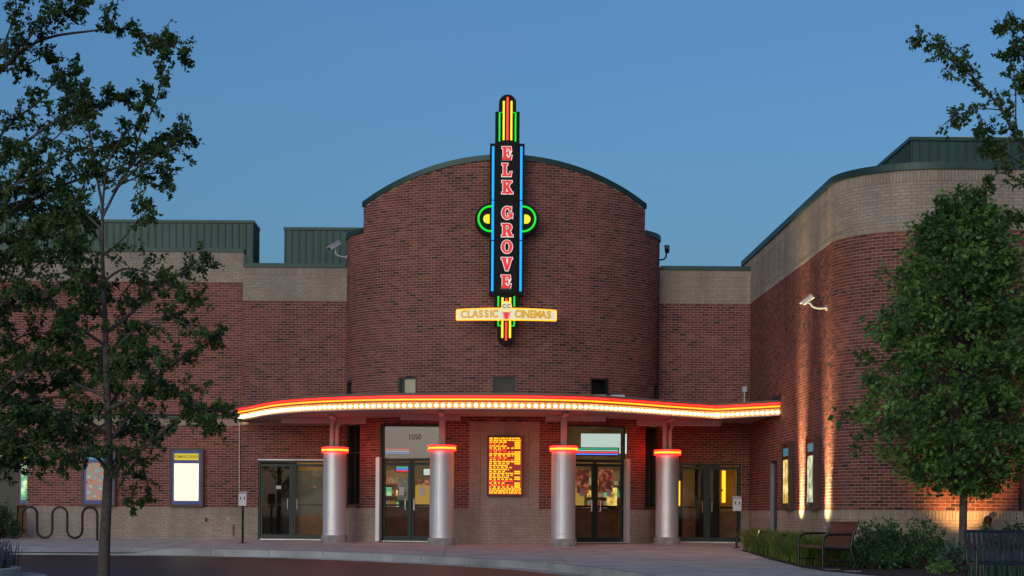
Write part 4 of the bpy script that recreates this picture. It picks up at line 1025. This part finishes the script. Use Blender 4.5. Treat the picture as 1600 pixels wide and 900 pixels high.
# benches made of steel straps
def bench(org, rz, L, strap, label, name='bench'):
    t = thing('park_bench', org, label, 'bench', 'strap benches by the planting bed')
    xf = Matrix.Translation(org) @ Matrix.Rotation(rz, 4, 'Z')      # local x along the bench, -y the front
    for s in (-1, 1):
        x = s * L / 2
        MB(xf).tube([(x, -.30, 0), (x, -.30, .50), (x, -.28, .59), (x, -.20, .64), (x, .0, .645), (x, .21, .645)], .022, 8).build('arm', 'black_metal', t, smooth=True)
        MB(xf).tube([(x, .32, 0), (x, .20, .40), (x, .24, .62), (x, .33, .86)], .022, 8).build('leg', 'black_metal', t, smooth=True)
        MB(xf).tube([(x, -.30, .40), (x, .20, .38)], .018, 8).build('seat_rail', 'black_metal', t)
        MB(xf).tube([(x, -.30, .17), (x, .27, .17)], .014, 8).build('stretcher', 'black_metal', t)
        for yy in (-.30, .32): MB(xf).box(x - .035, x + .035, yy - .04, yy + .04, 0, .012).build('foot', 'black_metal', t)
    MB(xf).tube([(-L / 2, .02, .17), (L / 2, .02, .17)], .014, 8).build('stretcher', 'black_metal', t)
    MB(xf).tube([(-L / 2, .33, .86), (L / 2, .33, .86)], .02, 8).build('top_rail', strap, t)
    MB(xf).tube([(-L / 2, -.31, .405), (L / 2, -.31, .405)], .02, 8).build('front_rail', strap, t)
    n = int(L / .072); prof = [(-.31, .415), (-.27, .43), (-.05, .405), (.13, .40), (.19, .43), (.235, .58), (.28, .72), (.325, .855)]
    s0 = None
    for i in range(n):
        x = -L / 2 + .05 + (L - .1) * i / (n - 1)
        if s0 is None:
            vs = []
            for k, (y, z) in enumerate(prof):
                a = prof[max(k - 1, 0)]; b = prof[min(k + 1, len(prof) - 1)]; d = Vector((b[0] - a[0], b[1] - a[1])).normalized(); nn = Vector((-d.y, d.x)) * .005
                for w in (-.021, .021): vs += [(x + w, y + nn.x, z + nn.y), (x + w, y - nn.x, z - nn.y)]
            fs = []
            for k in range(len(prof) - 1):
                q = 4 * k; fs += [(q, q + 4, q + 6, q + 2), (q + 1, q + 3, q + 7, q + 5), (q, q + 1, q + 5, q + 4), (q + 2, q + 6, q + 7, q + 3)]
            s0 = MB(xf).add(vs, fs).build('slat', strap, t); xs0 = x
        else:
            o = s0.copy(); C.objects.link(o); o.parent = t; o.location = Matrix.Rotation(rz, 3, 'Z') @ Vector((x - xs0, 0, 0))
bench((6.47, -16.6, G(16.6)), -math.pi / 2 + .03, 2.05, 'bench_maroon', 'maroon strap bench with black frame seen end on beside the grass')
bench((8.18, -23.6, G(23.6)), .0, 1.95, 'bench_blue', 'dark blue strap bench at the right edge in front of the dense tree')
# foot stones of the first bench
for px, py in ((1300, 888), (1332, 895)):
    p = P(px, py, 17.0 if px < 1310 else 17.7)
    MB().box(p.x - .14, p.x + .14, p.y - .1, p.y + .1, G(-p.y) - .05, G(-p.y) + .02).build('bench_pad', 'concrete_base', kind='structure')
# pipes on the walls
p = P(1545, 813, 13.6); o = thing('wall_hydrant', p, 'dark round pipe outlet on the pale base right of the tree trunk', 'pipe outlet')
MB().tube([(p.x, -13.5, p.z), (p.x, -13.66, p.z), (p.x - .03, -13.72, p.z - .06)], .045, 10).build('pipe', 'black_metal', o); MB().tube([(p.x, -13.51, p.z), (p.x, -13.53, p.z)], .085, 14).build('flange', 'black_metal', o)
p = P(322, 812, .02); o = thing('wall_tap', p, 'small brown tap on the pale base below the white poster', 'tap')
MB().tube([(p.x, 0, p.z), (p.x, -.07, p.z), (p.x, -.09, p.z - .05)], .022, 8).build('spout', 'brown_case', o); MB().tube([(p.x - .045, -.05, p.z + .04), (p.x + .045, -.05, p.z + .04)], .009, 6).build('tap_handle', 'brown_case', o)
p = P(357, 810, .02); o = thing('wall_socket', p, 'small grey socket cover on the pale base near the ash box', 'socket')
MB().box(p.x - .055, p.x + .055, -.04, -.006, p.z - .03, p.z + .03).build('cover', 'grey_box', o); MB().box(p.x - .04, p.x + .04, -.046, -.041, p.z - .01, p.z + .01).build('flap', 'dark_frame', o)
p = P(365, 828, .02); MB().add([(p.x - .03, -.0095, p.z - .16), (p.x + .02, -.0095, p.z - .18), (p.x + .04, -.0095, p.z + .1), (p.x - .01, -.0095, p.z + .17), (p.x - .035, -.0095, p.z + .05)], [(0, 1, 2, 3, 4)]).build('rust_stain', 'stain', CIN, fix=False)

# ---------------------------------------------------------------- uplights
def uplight(loc, aim, power, ang, label, blend=1.0, col=(1, .77, .36), radius=.035, block_beam=False):
    loc = Vector(loc); aim = Vector(aim); d = (aim - loc).normalized()
    t = thing('uplight', loc, label, 'uplight', 'garden uplights')
    MB().tube([loc - d * .16, loc - d * .02], .06, 12).build('housing', 'black_metal', t)
    MB().tube([loc - d * .02, loc - d * .016], .05, 12).build('lens', 'uplight_lens', t)
    MB().tube([loc - d * .10, (loc.x, loc.y, G(-loc.y) - .05)], .015, 6).build('spike', 'black_metal', t)
    if block_beam:
        for sg in (-1, 1):
            a = Vector((0, sg, 0)); up = d.cross(a).normalized()
            MB().obox(loc + d * .12 + a * .037, d * .13, a * .003, up * .11).build('beam_blocker', 'black_metal', t)  # unseen side plates, added to narrow the beam into a streak
    l = bpy.data.lights.new('lamp', 'SPOT'); l.energy = power; l.spot_size = R(ang); l.spot_blend = blend; l.color = col; l.shadow_soft_size = radius
    o = bpy.data.objects.new('lamp', l); C.objects.link(o); o.parent = t; o.location = d * .01; o.rotation_euler = (-d).to_track_quat('Z', 'Y').to_euler()
uplight((RX1 - .92, -8.4, .14), (RX1 + .0, -8.4, 4.5), 2500, 100, 'small garden uplight hidden in the grass under the first light streak', block_beam=True)
uplight((RX1 - .92, -11.45, .10), (RX1 + .0, -11.45, 4.5), 2000, 100, 'small garden uplight hidden in the grass under the second light streak', block_beam=True)
uplight((9.78, WY - WR - .95, G(14.4) + .25), (9.78, WY - WR, 1.8), 190, 85, 'small garden uplight hidden behind the dense tree trunk', .8, (1, .47, .14))

# ---------------------------------------------------------------- vegetation
class Leaves:
    def __init__(s, seed): s.v = []; s.f = []; s.t = []; s.r = random.Random(seed)
    def leaf(s, p, d, size, asp=.5, tone=None):
        r = s.r; d = d.normalized(); a = d.cross(Vector((r.gauss(0, 1), r.gauss(0, 1), r.gauss(0, 1))))
        if a.length < 1e-4: a = d.orthogonal()
        a.normalize(); n = a.cross(d); w = size * asp * .5; k = len(s.v)
        s.v += [p, p + d * size * .45 + a * w + n * size * .10, p + d * size * .45 - a * w + n * size * .10, p + d * size - n * size * .05, p + d * size * .42]
        s.f += [(k, k + 4, k + 1), (k, k + 2, k + 4), (k + 4, k + 3, k + 1), (k + 4, k + 2, k + 3)]
        t = tone if tone is not None else r.random(); s.t += [t] * 4
    def build(s, name, m, parent, kind=None):
        mb = MB(); mb.v = s.v; mb.f = s.f; mb.m = [0] * len(s.f); mb.t = s.t
        return mb.build(name, m, parent, fix=False, tone=True, kind=kind)
def rv(r): return Vector((r.gauss(0, 1), r.gauss(0, 1), r.gauss(0, 1))).normalized()
def resample(pts, step):
    out = [pts[0]]
    for a, b in zip(pts, pts[1:]):
        n = max(1, int((b - a).length / step)); out += [a.lerp(b, i / n) for i in range(1, n + 1)]
    return out
def limb(wood, lv, pts, r0, r1, r, leafy=1.0, start=.15, twig=.42, size=.085, spread=1.0, clump=9, depth=.35):
    pts = [Vector(p) for p in pts]
    pts = [Vector(p) for p in smooth_pts([tuple(p) for p in pts], 5)] if len(pts) > 2 else pts
    k = len(pts); wood.tube(pts, [r0 + (r1 - r0) * i / (k - 1) for i in range(k)], 7)
    q = resample(pts, .055); n = len(q)
    for i, p in enumerate(q):
        f = i / n
        if f < start or r.random() > .85 * leafy: continue
        d = (q[min(i + 2, n - 1)] - q[max(i - 2, 0)]).normalized()
        for _ in range(int(1.6 + r.random()) if f < .85 else 3):
            td = (d * .55 + rv(r) * spread); td.y *= depth / .35; td.z += .18; td.normalize()
            L = twig * r.uniform(.35, 1.3) * (1 - .45 * f)
            tp = [p + td * L * s_ + Vector((0, 0, -.10 * L * s_ * s_)) for s_ in (0, .35, .7, 1)]
            wood.tube(tp, [.006, .005, .004, .002], 3, False)
            tone = min(1, max(0, r.gauss(.5, .25)))
            for _k in range(int(clump * r.uniform(.6, 1.4))):
                s_ = r.uniform(.25, 1.05); lp = tp[0].lerp(tp[3], s_) + rv(r) * .035
                ld = (td * .5 + rv(r) * .9 + Vector((0, 0, -.25)))
                lv.leaf(lp, ld, size * r.uniform(.55, 1.4), r.uniform(.5, .75), min(1, max(0, tone + r.gauss(0, .15))))
def px_limb(pts, t0, r, wob=.5, t1=None):
    out = []; n = len(pts); t1 = t0 if t1 is None else t1
    for i, (x, y) in enumerate(pts): out.append(P(x, y, t0 + (t1 - t0) * i / max(1, n - 1)))
    return out
def tree(name, label, trunk, tr, limbs, leafm, seed, t, crown_kw, group=None):
    r = random.Random(seed); base = trunk[0]
    o = thing(name, (base.x, base.y, G(-base.y)), label, 'tree', group)
    wood = MB(); lv = Leaves(seed)
    k = len(trunk); tw = MB(); sm = [Vector(p) for p in smooth_pts([tuple(p) for p in trunk], 5)]; n = len(sm)
    tw.tube(sm, [tr[0] + (tr[1] - tr[0]) * (i / (n - 1)) ** .8 for i in range(n)], 12); tw.build('trunk', 'bark', o, smooth=True)
    for L in limbs:
        pts, r0, r1, kw = L; limb(wood, lv, pts, r0, r1, r, **{**crown_kw, **kw})
    wood.build('branches', 'bark', o, fix=False, smooth=True); lv.build('crown', leafm, o)
    return o
T0 = 24.0
rr_ = random.Random(3)
def outer(trunk, sgn, seed, n=20):
    r = random.Random(seed); out = []
    for i in range(n):
        f = .30 + .68 * i / (n - 1); k = f * (len(trunk) - 1); a = int(min(k, len(trunk) - 2)); b0 = trunk[a].lerp(trunk[a + 1], k - a)
        an = r.uniform(-1.15, 1.15); L = r.uniform(1.4, 2.3) * (1.15 - .6 * f)
        d = Vector((sgn * math.cos(an), math.sin(an), r.uniform(.25, .6)))
        out.append(([b0, b0 + d * L * .4, b0 + d * L * .75 + Vector((0, 0, .1)), b0 + d * L + Vector((0, 0, .05))], .026, .006, dict(leafy=.8)))
    return out
def LL(pts, dt, r0=.03, r1=.007, **kw): return (px_limb(pts, T0, None, t1=T0 + dt), r0, r1, kw)
tb = P(163, 905, T0); trunk = [Vector((tb.x - .01, tb.y, G(T0) - .05)), P(163, 860, T0), P(167, 780, T0), P(170, 700, T0), P(167, 600, T0), P(164, 500, T0), P(160, 400, T0), P(160, 310, T0)]
limbs = [LL([(170, 750), (195, 722), (235, 692), (270, 660), (300, 643), (342, 640)], 1.0, .035), LL([(170, 690), (205, 645), (230, 603), (268, 572), (300, 545), (338, 522)], -.8, .032),
 LL([(168, 640), (215, 620), (260, 610), (300, 625), (330, 660)], 1.4, .025), LL([(166, 560), (200, 525), (235, 500), (275, 500), (310, 520)], .9, .025),
 LL([(165, 520), (205, 490), (245, 445), (285, 428), (318, 408)], -1, .03), LL([(162, 440), (195, 420), (240, 430), (275, 455), (300, 470)], .8, .02),
 LL([(160, 400), (190, 375), (215, 345), (235, 325)], .6, .018, leafy=.8), LL([(160, 340), (180, 300), (205, 255), (221, 205), (243, 160), (255, 110), (257, 62)], -.4, .022, start=.45, twig=.34, leafy=.8),
 LL([(160, 320), (150, 270), (140, 210), (122, 160), (100, 130)], .7, .022), LL([(160, 325), (168, 260), (190, 215), (215, 190), (230, 150)], 1.0, .018), LL([(175, 300), (215, 262), (250, 240), (290, 205)], .5, .018, start=.25),
 LL([(185, 290), (220, 275), (255, 270), (262, 285)], -.6, .014), LL([(160, 360), (130, 330), (95, 300), (60, 290)], -.9, .02), LL([(163, 470), (125, 440), (85, 400), (40, 385)], -1, .026),
 LL([(165, 540), (120, 510), (70, 470), (20, 450)], 1.2, .026), LL([(167, 620), (120, 600), (70, 570), (10, 560)], -1.2, .028), LL([(168, 680), (125, 650), (80, 640), (20, 650)], 1.1, .03),
 LL([(170, 740), (140, 700), (100, 680), (50, 695), (15, 720)], -.9, .03), LL([(170, 735), (150, 715), (110, 710), (70, 725)], 1.3, .02), LL([(171, 730), (200, 700), (220, 720), (230, 770), (205, 790)], -1.2, .018, leafy=.7),
 LL([(165, 500), (140, 460), (120, 420), (110, 370)], 1.5, .024), LL([(165, 580), (190, 570), (215, 560), (240, 550)], 1.8, .02), LL([(165, 600), (140, 560), (110, 530), (90, 500)], -1.7, .022), LL([(168, 690), (190, 670), (230, 660), (250, 680)], -1.7, .02), LL([(168, 660), (130, 680), (90, 660), (40, 610)], -1.9, .02), LL([(168, 640), (190, 600), (200, 560), (205, 510)], -1.5, .02)]
CK = dict(twig=.46, size=.066, clump=30, depth=.45)
tree('street_tree', 'slender tree with loose dark foliage standing before the left poster cases', trunk, (.10, .018), limbs, 'leaf_loose', 5, T0, CK, 'kerbside trees')
# its neighbour, trunk outside the frame on the left
T0 = 23.0
tb = P(-75, 905, T0); trunk = [Vector((tb.x, tb.y, G(T0) - .05)), P(-75, 780, T0), P(-74, 600, T0), P(-70, 440, T0), P(-62, 280, T0), P(-55, 120, T0), P(-40, -20, T0)]
limbs = [LL([(-70, 440), (-30, 310), (0, 258), (50, 215), (110, 176), (165, 160), (195, 150)], .6, .035, start=.3), LL([(-62, 280), (-30, 160), (0, 113), (38, 77), (80, 58), (130, 50), (195, 45), (235, 62), (262, 66)], -.5, .032, .008, start=.72, twig=.4), LL([(170, 47), (180, 15), (190, -20)], .1, .01, twig=.3), LL([(235, 62), (268, 68), (285, 85)], .1, .008, twig=.35, start=.0, leafy=1.3),
 LL([(0, 113), (35, 75), (60, 40), (90, 10), (115, -20)], .3, .015, start=.1, twig=.45), LL([(10, 105), (60, 60), (85, 30), (130, 5)], -.3, .012, start=.3), LL([(-20, 140), (10, 60), (25, 15), (20, -20)], .6, .02), LL([(0, 113), (30, 105), (55, 95), (70, 85)], -.5, .012),
 LL([(-72, 520), (0, 350), (60, 308), (110, 285), (160, 270), (210, 250), (245, 225), (272, 215)], -.3, .034, start=.25), LL([(-40, 320), (20, 290), (70, 230), (100, 200), (130, 130)], .9, .02), LL([(-30, 250), (20, 190), (60, 160), (85, 130), (120, 110)], -.8, .02), LL([(-40, 330), (0, 300), (50, 275), (110, 240), (180, 225)], 1.2, .02),
 LL([(-72, 700), (0, 610), (40, 580), (80, 535), (125, 490), (160, 455)], .8, .034, start=.2), LL([(-72, 740), (0, 640), (50, 625), (105, 622), (150, 640)], -.8, .028), LL([(-70, 600), (0, 480), (40, 430), (80, 400), (130, 380)], .9, .026), LL([(-70, 560), (-20, 440), (10, 400), (60, 350), (110, 340)], -1, .024),
 LL([(-72, 760), (-30, 720), (20, 700), (60, 690), (100, 660)], 1, .024), LL([(-70, 620), (0, 550), (50, 520), (100, 530)], -1.2, .02), LL([(-70, 480), (0, 420), (30, 380), (70, 360), (120, 400)], 1.4, .02), LL([(-72, 680), (-10, 670), (40, 660), (70, 650)], 1.5, .02), LL([(-72, 560), (-10, 500), (40, 470), (90, 450), (140, 430)], .2, .024, leafy=1.2), LL([(-72, 640), (-10, 580), (40, 560), (100, 560), (150, 570)], -.3, .024, leafy=1.2), LL([(-72, 500), (-20, 400), (30, 360), (90, 350), (140, 350)], .1, .024, leafy=1.2), LL([(-72, 720), (-10, 690), (30, 640), (80, 600), (120, 590)], -1.5, .024, leafy=1.2), LL([(-72, 740), (-20, 720), (20, 730), (60, 720)], -.4, .02), LL([(-60, 240), (-10, 220), (20, 240), (50, 250)], .5, .015), LL([(-68, 400), (0, 330), (50, 330), (120, 320)], -1.4, .02)]
tree('street_tree', 'leafy tree mostly beyond the left edge reaching long bare branches into the sky', trunk, (.12, .03), limbs + outer(trunk, -1, 51), 'leaf_loose', 9, T0, CK, 'kerbside trees')
T0 = 22.0
tb = P(1690, 905, T0); trunk = [Vector((tb.x, tb.y, G(T0) - .05)), P(1690, 780, T0), P(1688, 560, T0), P(1680, 400, T0), P(1672, 200, T0), P(1660, 20, T0)]
limbs = [LL([(1685, 420), (1640, 290), (1600, 235), (1582, 205), (1563, 170), (1530, 130), (1500, 105), (1472, 82), (1440, 62)], .4, .03, .006, start=.42, twig=.36), LL([(1600, 230), (1588, 195), (1587, 150), (1584, 112), (1570, 85)], -.3, .014, start=.35, twig=.32), LL([(1565, 172), (1530, 170), (1495, 180), (1480, 190)], .3, .01, start=.2, twig=.3),
 LL([(1680, 300), (1640, 130), (1610, 70), (1590, 40), (1568, 42)], .3, .02, start=.4), LL([(1684, 420), (1640, 300), (1600, 260), (1565, 235), (1540, 235)], -.5, .02, start=.4), LL([(1640, 330), (1600, 290), (1565, 270), (1545, 285), (1530, 310)], .4, .016, start=.3, twig=.34), LL([(1660, 420), (1620, 360), (1590, 340), (1575, 345)], .3, .016, start=.3),
 LL([(1684, 460), (1640, 420), (1610, 400)], -.6, .016, start=.4), LL([(1680, 300), (1640, 200), (1610, 160), (1600, 130)], .6, .018, start=.3), LL([(1670, 200), (1630, 90), (1600, 90), (1585, 70)], -.6, .016, start=.4), LL([(1530, 130), (1490, 85), (1470, 70)], -.3, .008, start=.1, twig=.3), LL([(1600, 235), (1560, 250), (1540, 215), (1535, 200)], -.9, .01, start=.2)]
tree('street_tree', 'thin tree mostly beyond the right edge reaching a branch over the right roof', trunk, (.12, .03), limbs + outer(trunk, 1, 52), 'leaf_loose', 13, T0, dict(twig=.36, size=.072, clump=18, depth=.45), 'kerbside trees')

def clump_cloud(lv, wood, r, n, place, csize, nleaf, size, asp=.6, origin=None, droop=.3):
    for _ in range(n):
        p, out = place(r)
        tone = min(1, max(0, r.gauss(.45, .30)))
        if wood is not None and origin is not None: wood.tube([origin(p), origin(p).lerp(p, .6) + Vector((0, 0, .05)), p], [.012, .007, .003], 3, False)
        for _k in range(nleaf):
            q = p + rv(r) * csize * r.random() ** .6
            d = out * .7 + rv(r) * .8 + Vector((0, 0, -droop)); lv.leaf(q, d, size * r.uniform(.5, 1.45), asp * r.uniform(.8, 1.2), min(1, max(0, tone + r.gauss(0, .16))))
# dense pear-shaped tree
TT = 16.5; tp = P(1504, 890, TT); gx = tp.x; k85 = (D - TT) / F
prof = [(298, 8), (318, 36), (345, 58), (380, 78), (420, 97), (470, 110), (520, 126), (560, 138), (600, 148), (640, 148), (680, 140), (715, 124), (742, 96), (765, 44)]
def halfw(py):
    for (a, wa), (b, wb) in zip(prof, prof[1:]):
        if a <= py <= b: return (wa + (wb - wa) * (py - a) / (b - a)) * k85
    return 0
o = thing('pear_tree', (gx, -TT, G(TT)), 'dense green pear shaped tree with slim trunk in the bed at right', 'tree')
MB().tube([(gx, -TT, G(TT) - .05), (gx, -TT, .4), (gx + .01, -TT, P(0, 760, TT).z), (gx - .03, -TT, P(0, 600, TT).z), (gx - .05, -TT, P(0, 420, TT).z), (gx - .06, -TT, P(0, 330, TT).z)], [.085, .072, .07, .05, .03, .01], 12).build('trunk', 'bark', o, smooth=True)
lv = Leaves(21); wood = MB(); r = random.Random(21)
def place_tree(r):
    while True:
        py = r.uniform(300, 765); hw = halfw(py)
        if r.random() > hw / (142 * k85) + .12: continue
        a = r.uniform(0, 2 * math.pi)
        if math.sin(a * 3 + py * .06) * math.sin(a * 2 - py * .037) > .55: continue
        bump_ = 1 + .17 * math.sin(3 * a + py * .045) + .12 * math.sin(7 * a - py * .09)
        f = math.sqrt(r.uniform(.12, 1)) * bump_
        x, y = math.cos(a) * hw * f, math.sin(a) * hw * f
        return Vector((gx - .06 + x, -TT + y, P(1495, py, TT).z)), Vector((x, y, .25)).normalized()
def tree_org(p): return Vector((gx - .02, -TT, max(P(0, 765, TT).z, p.z - .55 * math.hypot(p.x - gx, p.y + TT) - .15)))
clump_cloud(lv, wood, r, 1000, place_tree, .23, 30, .105, .60, tree_org)
for i in range(9):
    a = i * .7; wood.tube([(gx, -TT, P(0, 765, TT).z - .05), (gx + .22 * math.cos(a), -TT + .22 * math.sin(a), P(0, 742, TT).z), (gx + .5 * math.cos(a), -TT + .5 * math.sin(a), P(0, 690, TT).z)], [.03, .022, .012], 6)
wood.build('branches', 'bark', o, fix=False); lv.build('crown', 'leaf_dense', o)
# shrubs
def shrub(x, t, rx, ry, h, label, m, seed, n=210, size=.075, nleaf=16):
    g = G(t); o = thing('shrub', (x, -t, g), label, 'shrub', 'shrubs in the planting bed')
    lv = Leaves(seed); wood = MB(); r = random.Random(seed)
    def pl(r):
        a = r.uniform(0, 2 * math.pi); e = math.acos(r.uniform(0, 1)); f = r.uniform(.55, 1) * (1 + .13 * math.sin(3 * a + seed) + .1 * math.sin(5 * e))
        v = Vector((rx * math.cos(a) * math.sin(e), ry * math.sin(a) * math.sin(e), (h - .12) * math.cos(e))) * f
        return Vector((x, -t, g + .08)) + v, v.normalized()
    clump_cloud(lv, wood, r, n, pl, .12, nleaf, size, .55, lambda p: Vector((x + (p.x - x) * .15, -t + (p.y + t) * .15, g)))
    wood.build('stems', 'bark', o, fix=False); lv.build('foliage', m, o)
shrub(7.38, 16.4, .5, .6, .82, 'rounded dark green shrub right behind the maroon bench', 'leaf_shrub', 31)
shrub(7.85, 15.7, .55, .6, .76, 'dark green shrub, middle one of the row left of the dense tree', 'leaf_shrub', 32)
shrub(8.3, 16.2, .62, .6, .84, 'tall dark green shrub just left of the dense tree trunk', 'leaf_shrub', 33, 150)
shrub(8.62, 17.6, .38, .35, .45, 'low grey green leafy plant in front of the tall shrub', 'leaf_grey', 34, 60, .10, 14)
shrub(8.15, 18.3, .22, .2, .22, 'tiny bright green plant at the front of the mulch bed', 'leaf_dense', 35, 30, .06, 10)
shrub(9.05, 17.3, .26, .25, .35, 'small dark plant at the foot of the dense tree trunk', 'leaf_shrub', 36, 40)
shrub(10.2, 15.3, .7, .6, .8, 'dark green shrub behind the blue bench against the pale base', 'leaf_shrub', 37)
def grass(x0, x1, t0, t1, h, n, label, seed, m='leaf_grass', w=.012, name='ornamental_grass', lean=.35):
    o = thing(name, ((x0 + x1) / 2, -(t0 + t1) / 2, G((t0 + t1) / 2)), label, 'grass'); r = random.Random(seed); mb = MB()
    for _ in range(n):
        x, t = r.uniform(x0, x1), r.uniform(t0, t1)
        if any(abs(t - q) < .55 and x > RX1 - 1.2 for q in (8.4, 11.45)): continue
        a = r.uniform(0, 2 * math.pi); L = h * r.uniform(.5, 1.3) * (1 + .18 * math.sin(t * 4.1) * math.sin(x * 9 + t)); k = r.uniform(.3, 1.2) * lean
        d = Vector((math.cos(a), math.sin(a), 0)); s = Vector((-d.y, d.x, 0)) * w * r.uniform(.6, 1.2); b = Vector((x, -t, G(t) - .02))
        pts = [b, b + d * L * .12 * k + Vector((0, 0, L * .5)), b + d * L * .5 * k + Vector((0, 0, L * .88)), b + d * L * 1.0 * k + Vector((0, 0, L * (.95 - .25 * k)))]
        mb.tone = r.random()
        mb.add([pts[0] - s, pts[0] + s, pts[1] - s, pts[1] + s, pts[2] - s * .7, pts[2] + s * .7, pts[3]], [(0, 1, 3, 2), (2, 3, 5, 4), (4, 5, 6)])
    mb.build('blades', m, o, fix=False, tone=True, kind='stuff')
grass(6.4, 7.2, 6.8, 10.6, .46, 4200, 'clump of tall yellow green grass under the two light streaks', 41, lean=1.0, w=.011)
grass(6.3, 7.2, 10.8, 15.2, .46, 4600, 'long drift of arching green grass just left of the maroon bench', 42, lean=1.1, w=.011)
grass(8.1, 9.0, 20.0, 21.0, .45, 500, 'tuft of pale thin grass showing under the blue bench', 43, 'leaf_grey', .009)
grass(-9.9, -8.15, 17.2, 18.6, .46, 700, 'grey green lavender clump with purple tips on the corner island', 44, 'leaf_lavender', .010, 'lavender', .5)
shrub(-12.75, .9, .55, .45, .85, 'dark evergreen shrub behind the left end of the bike rack', 'leaf_shrub', 38)
for nm, ob in (('unused', kerb0),): bpy.data.objects.remove(ob)
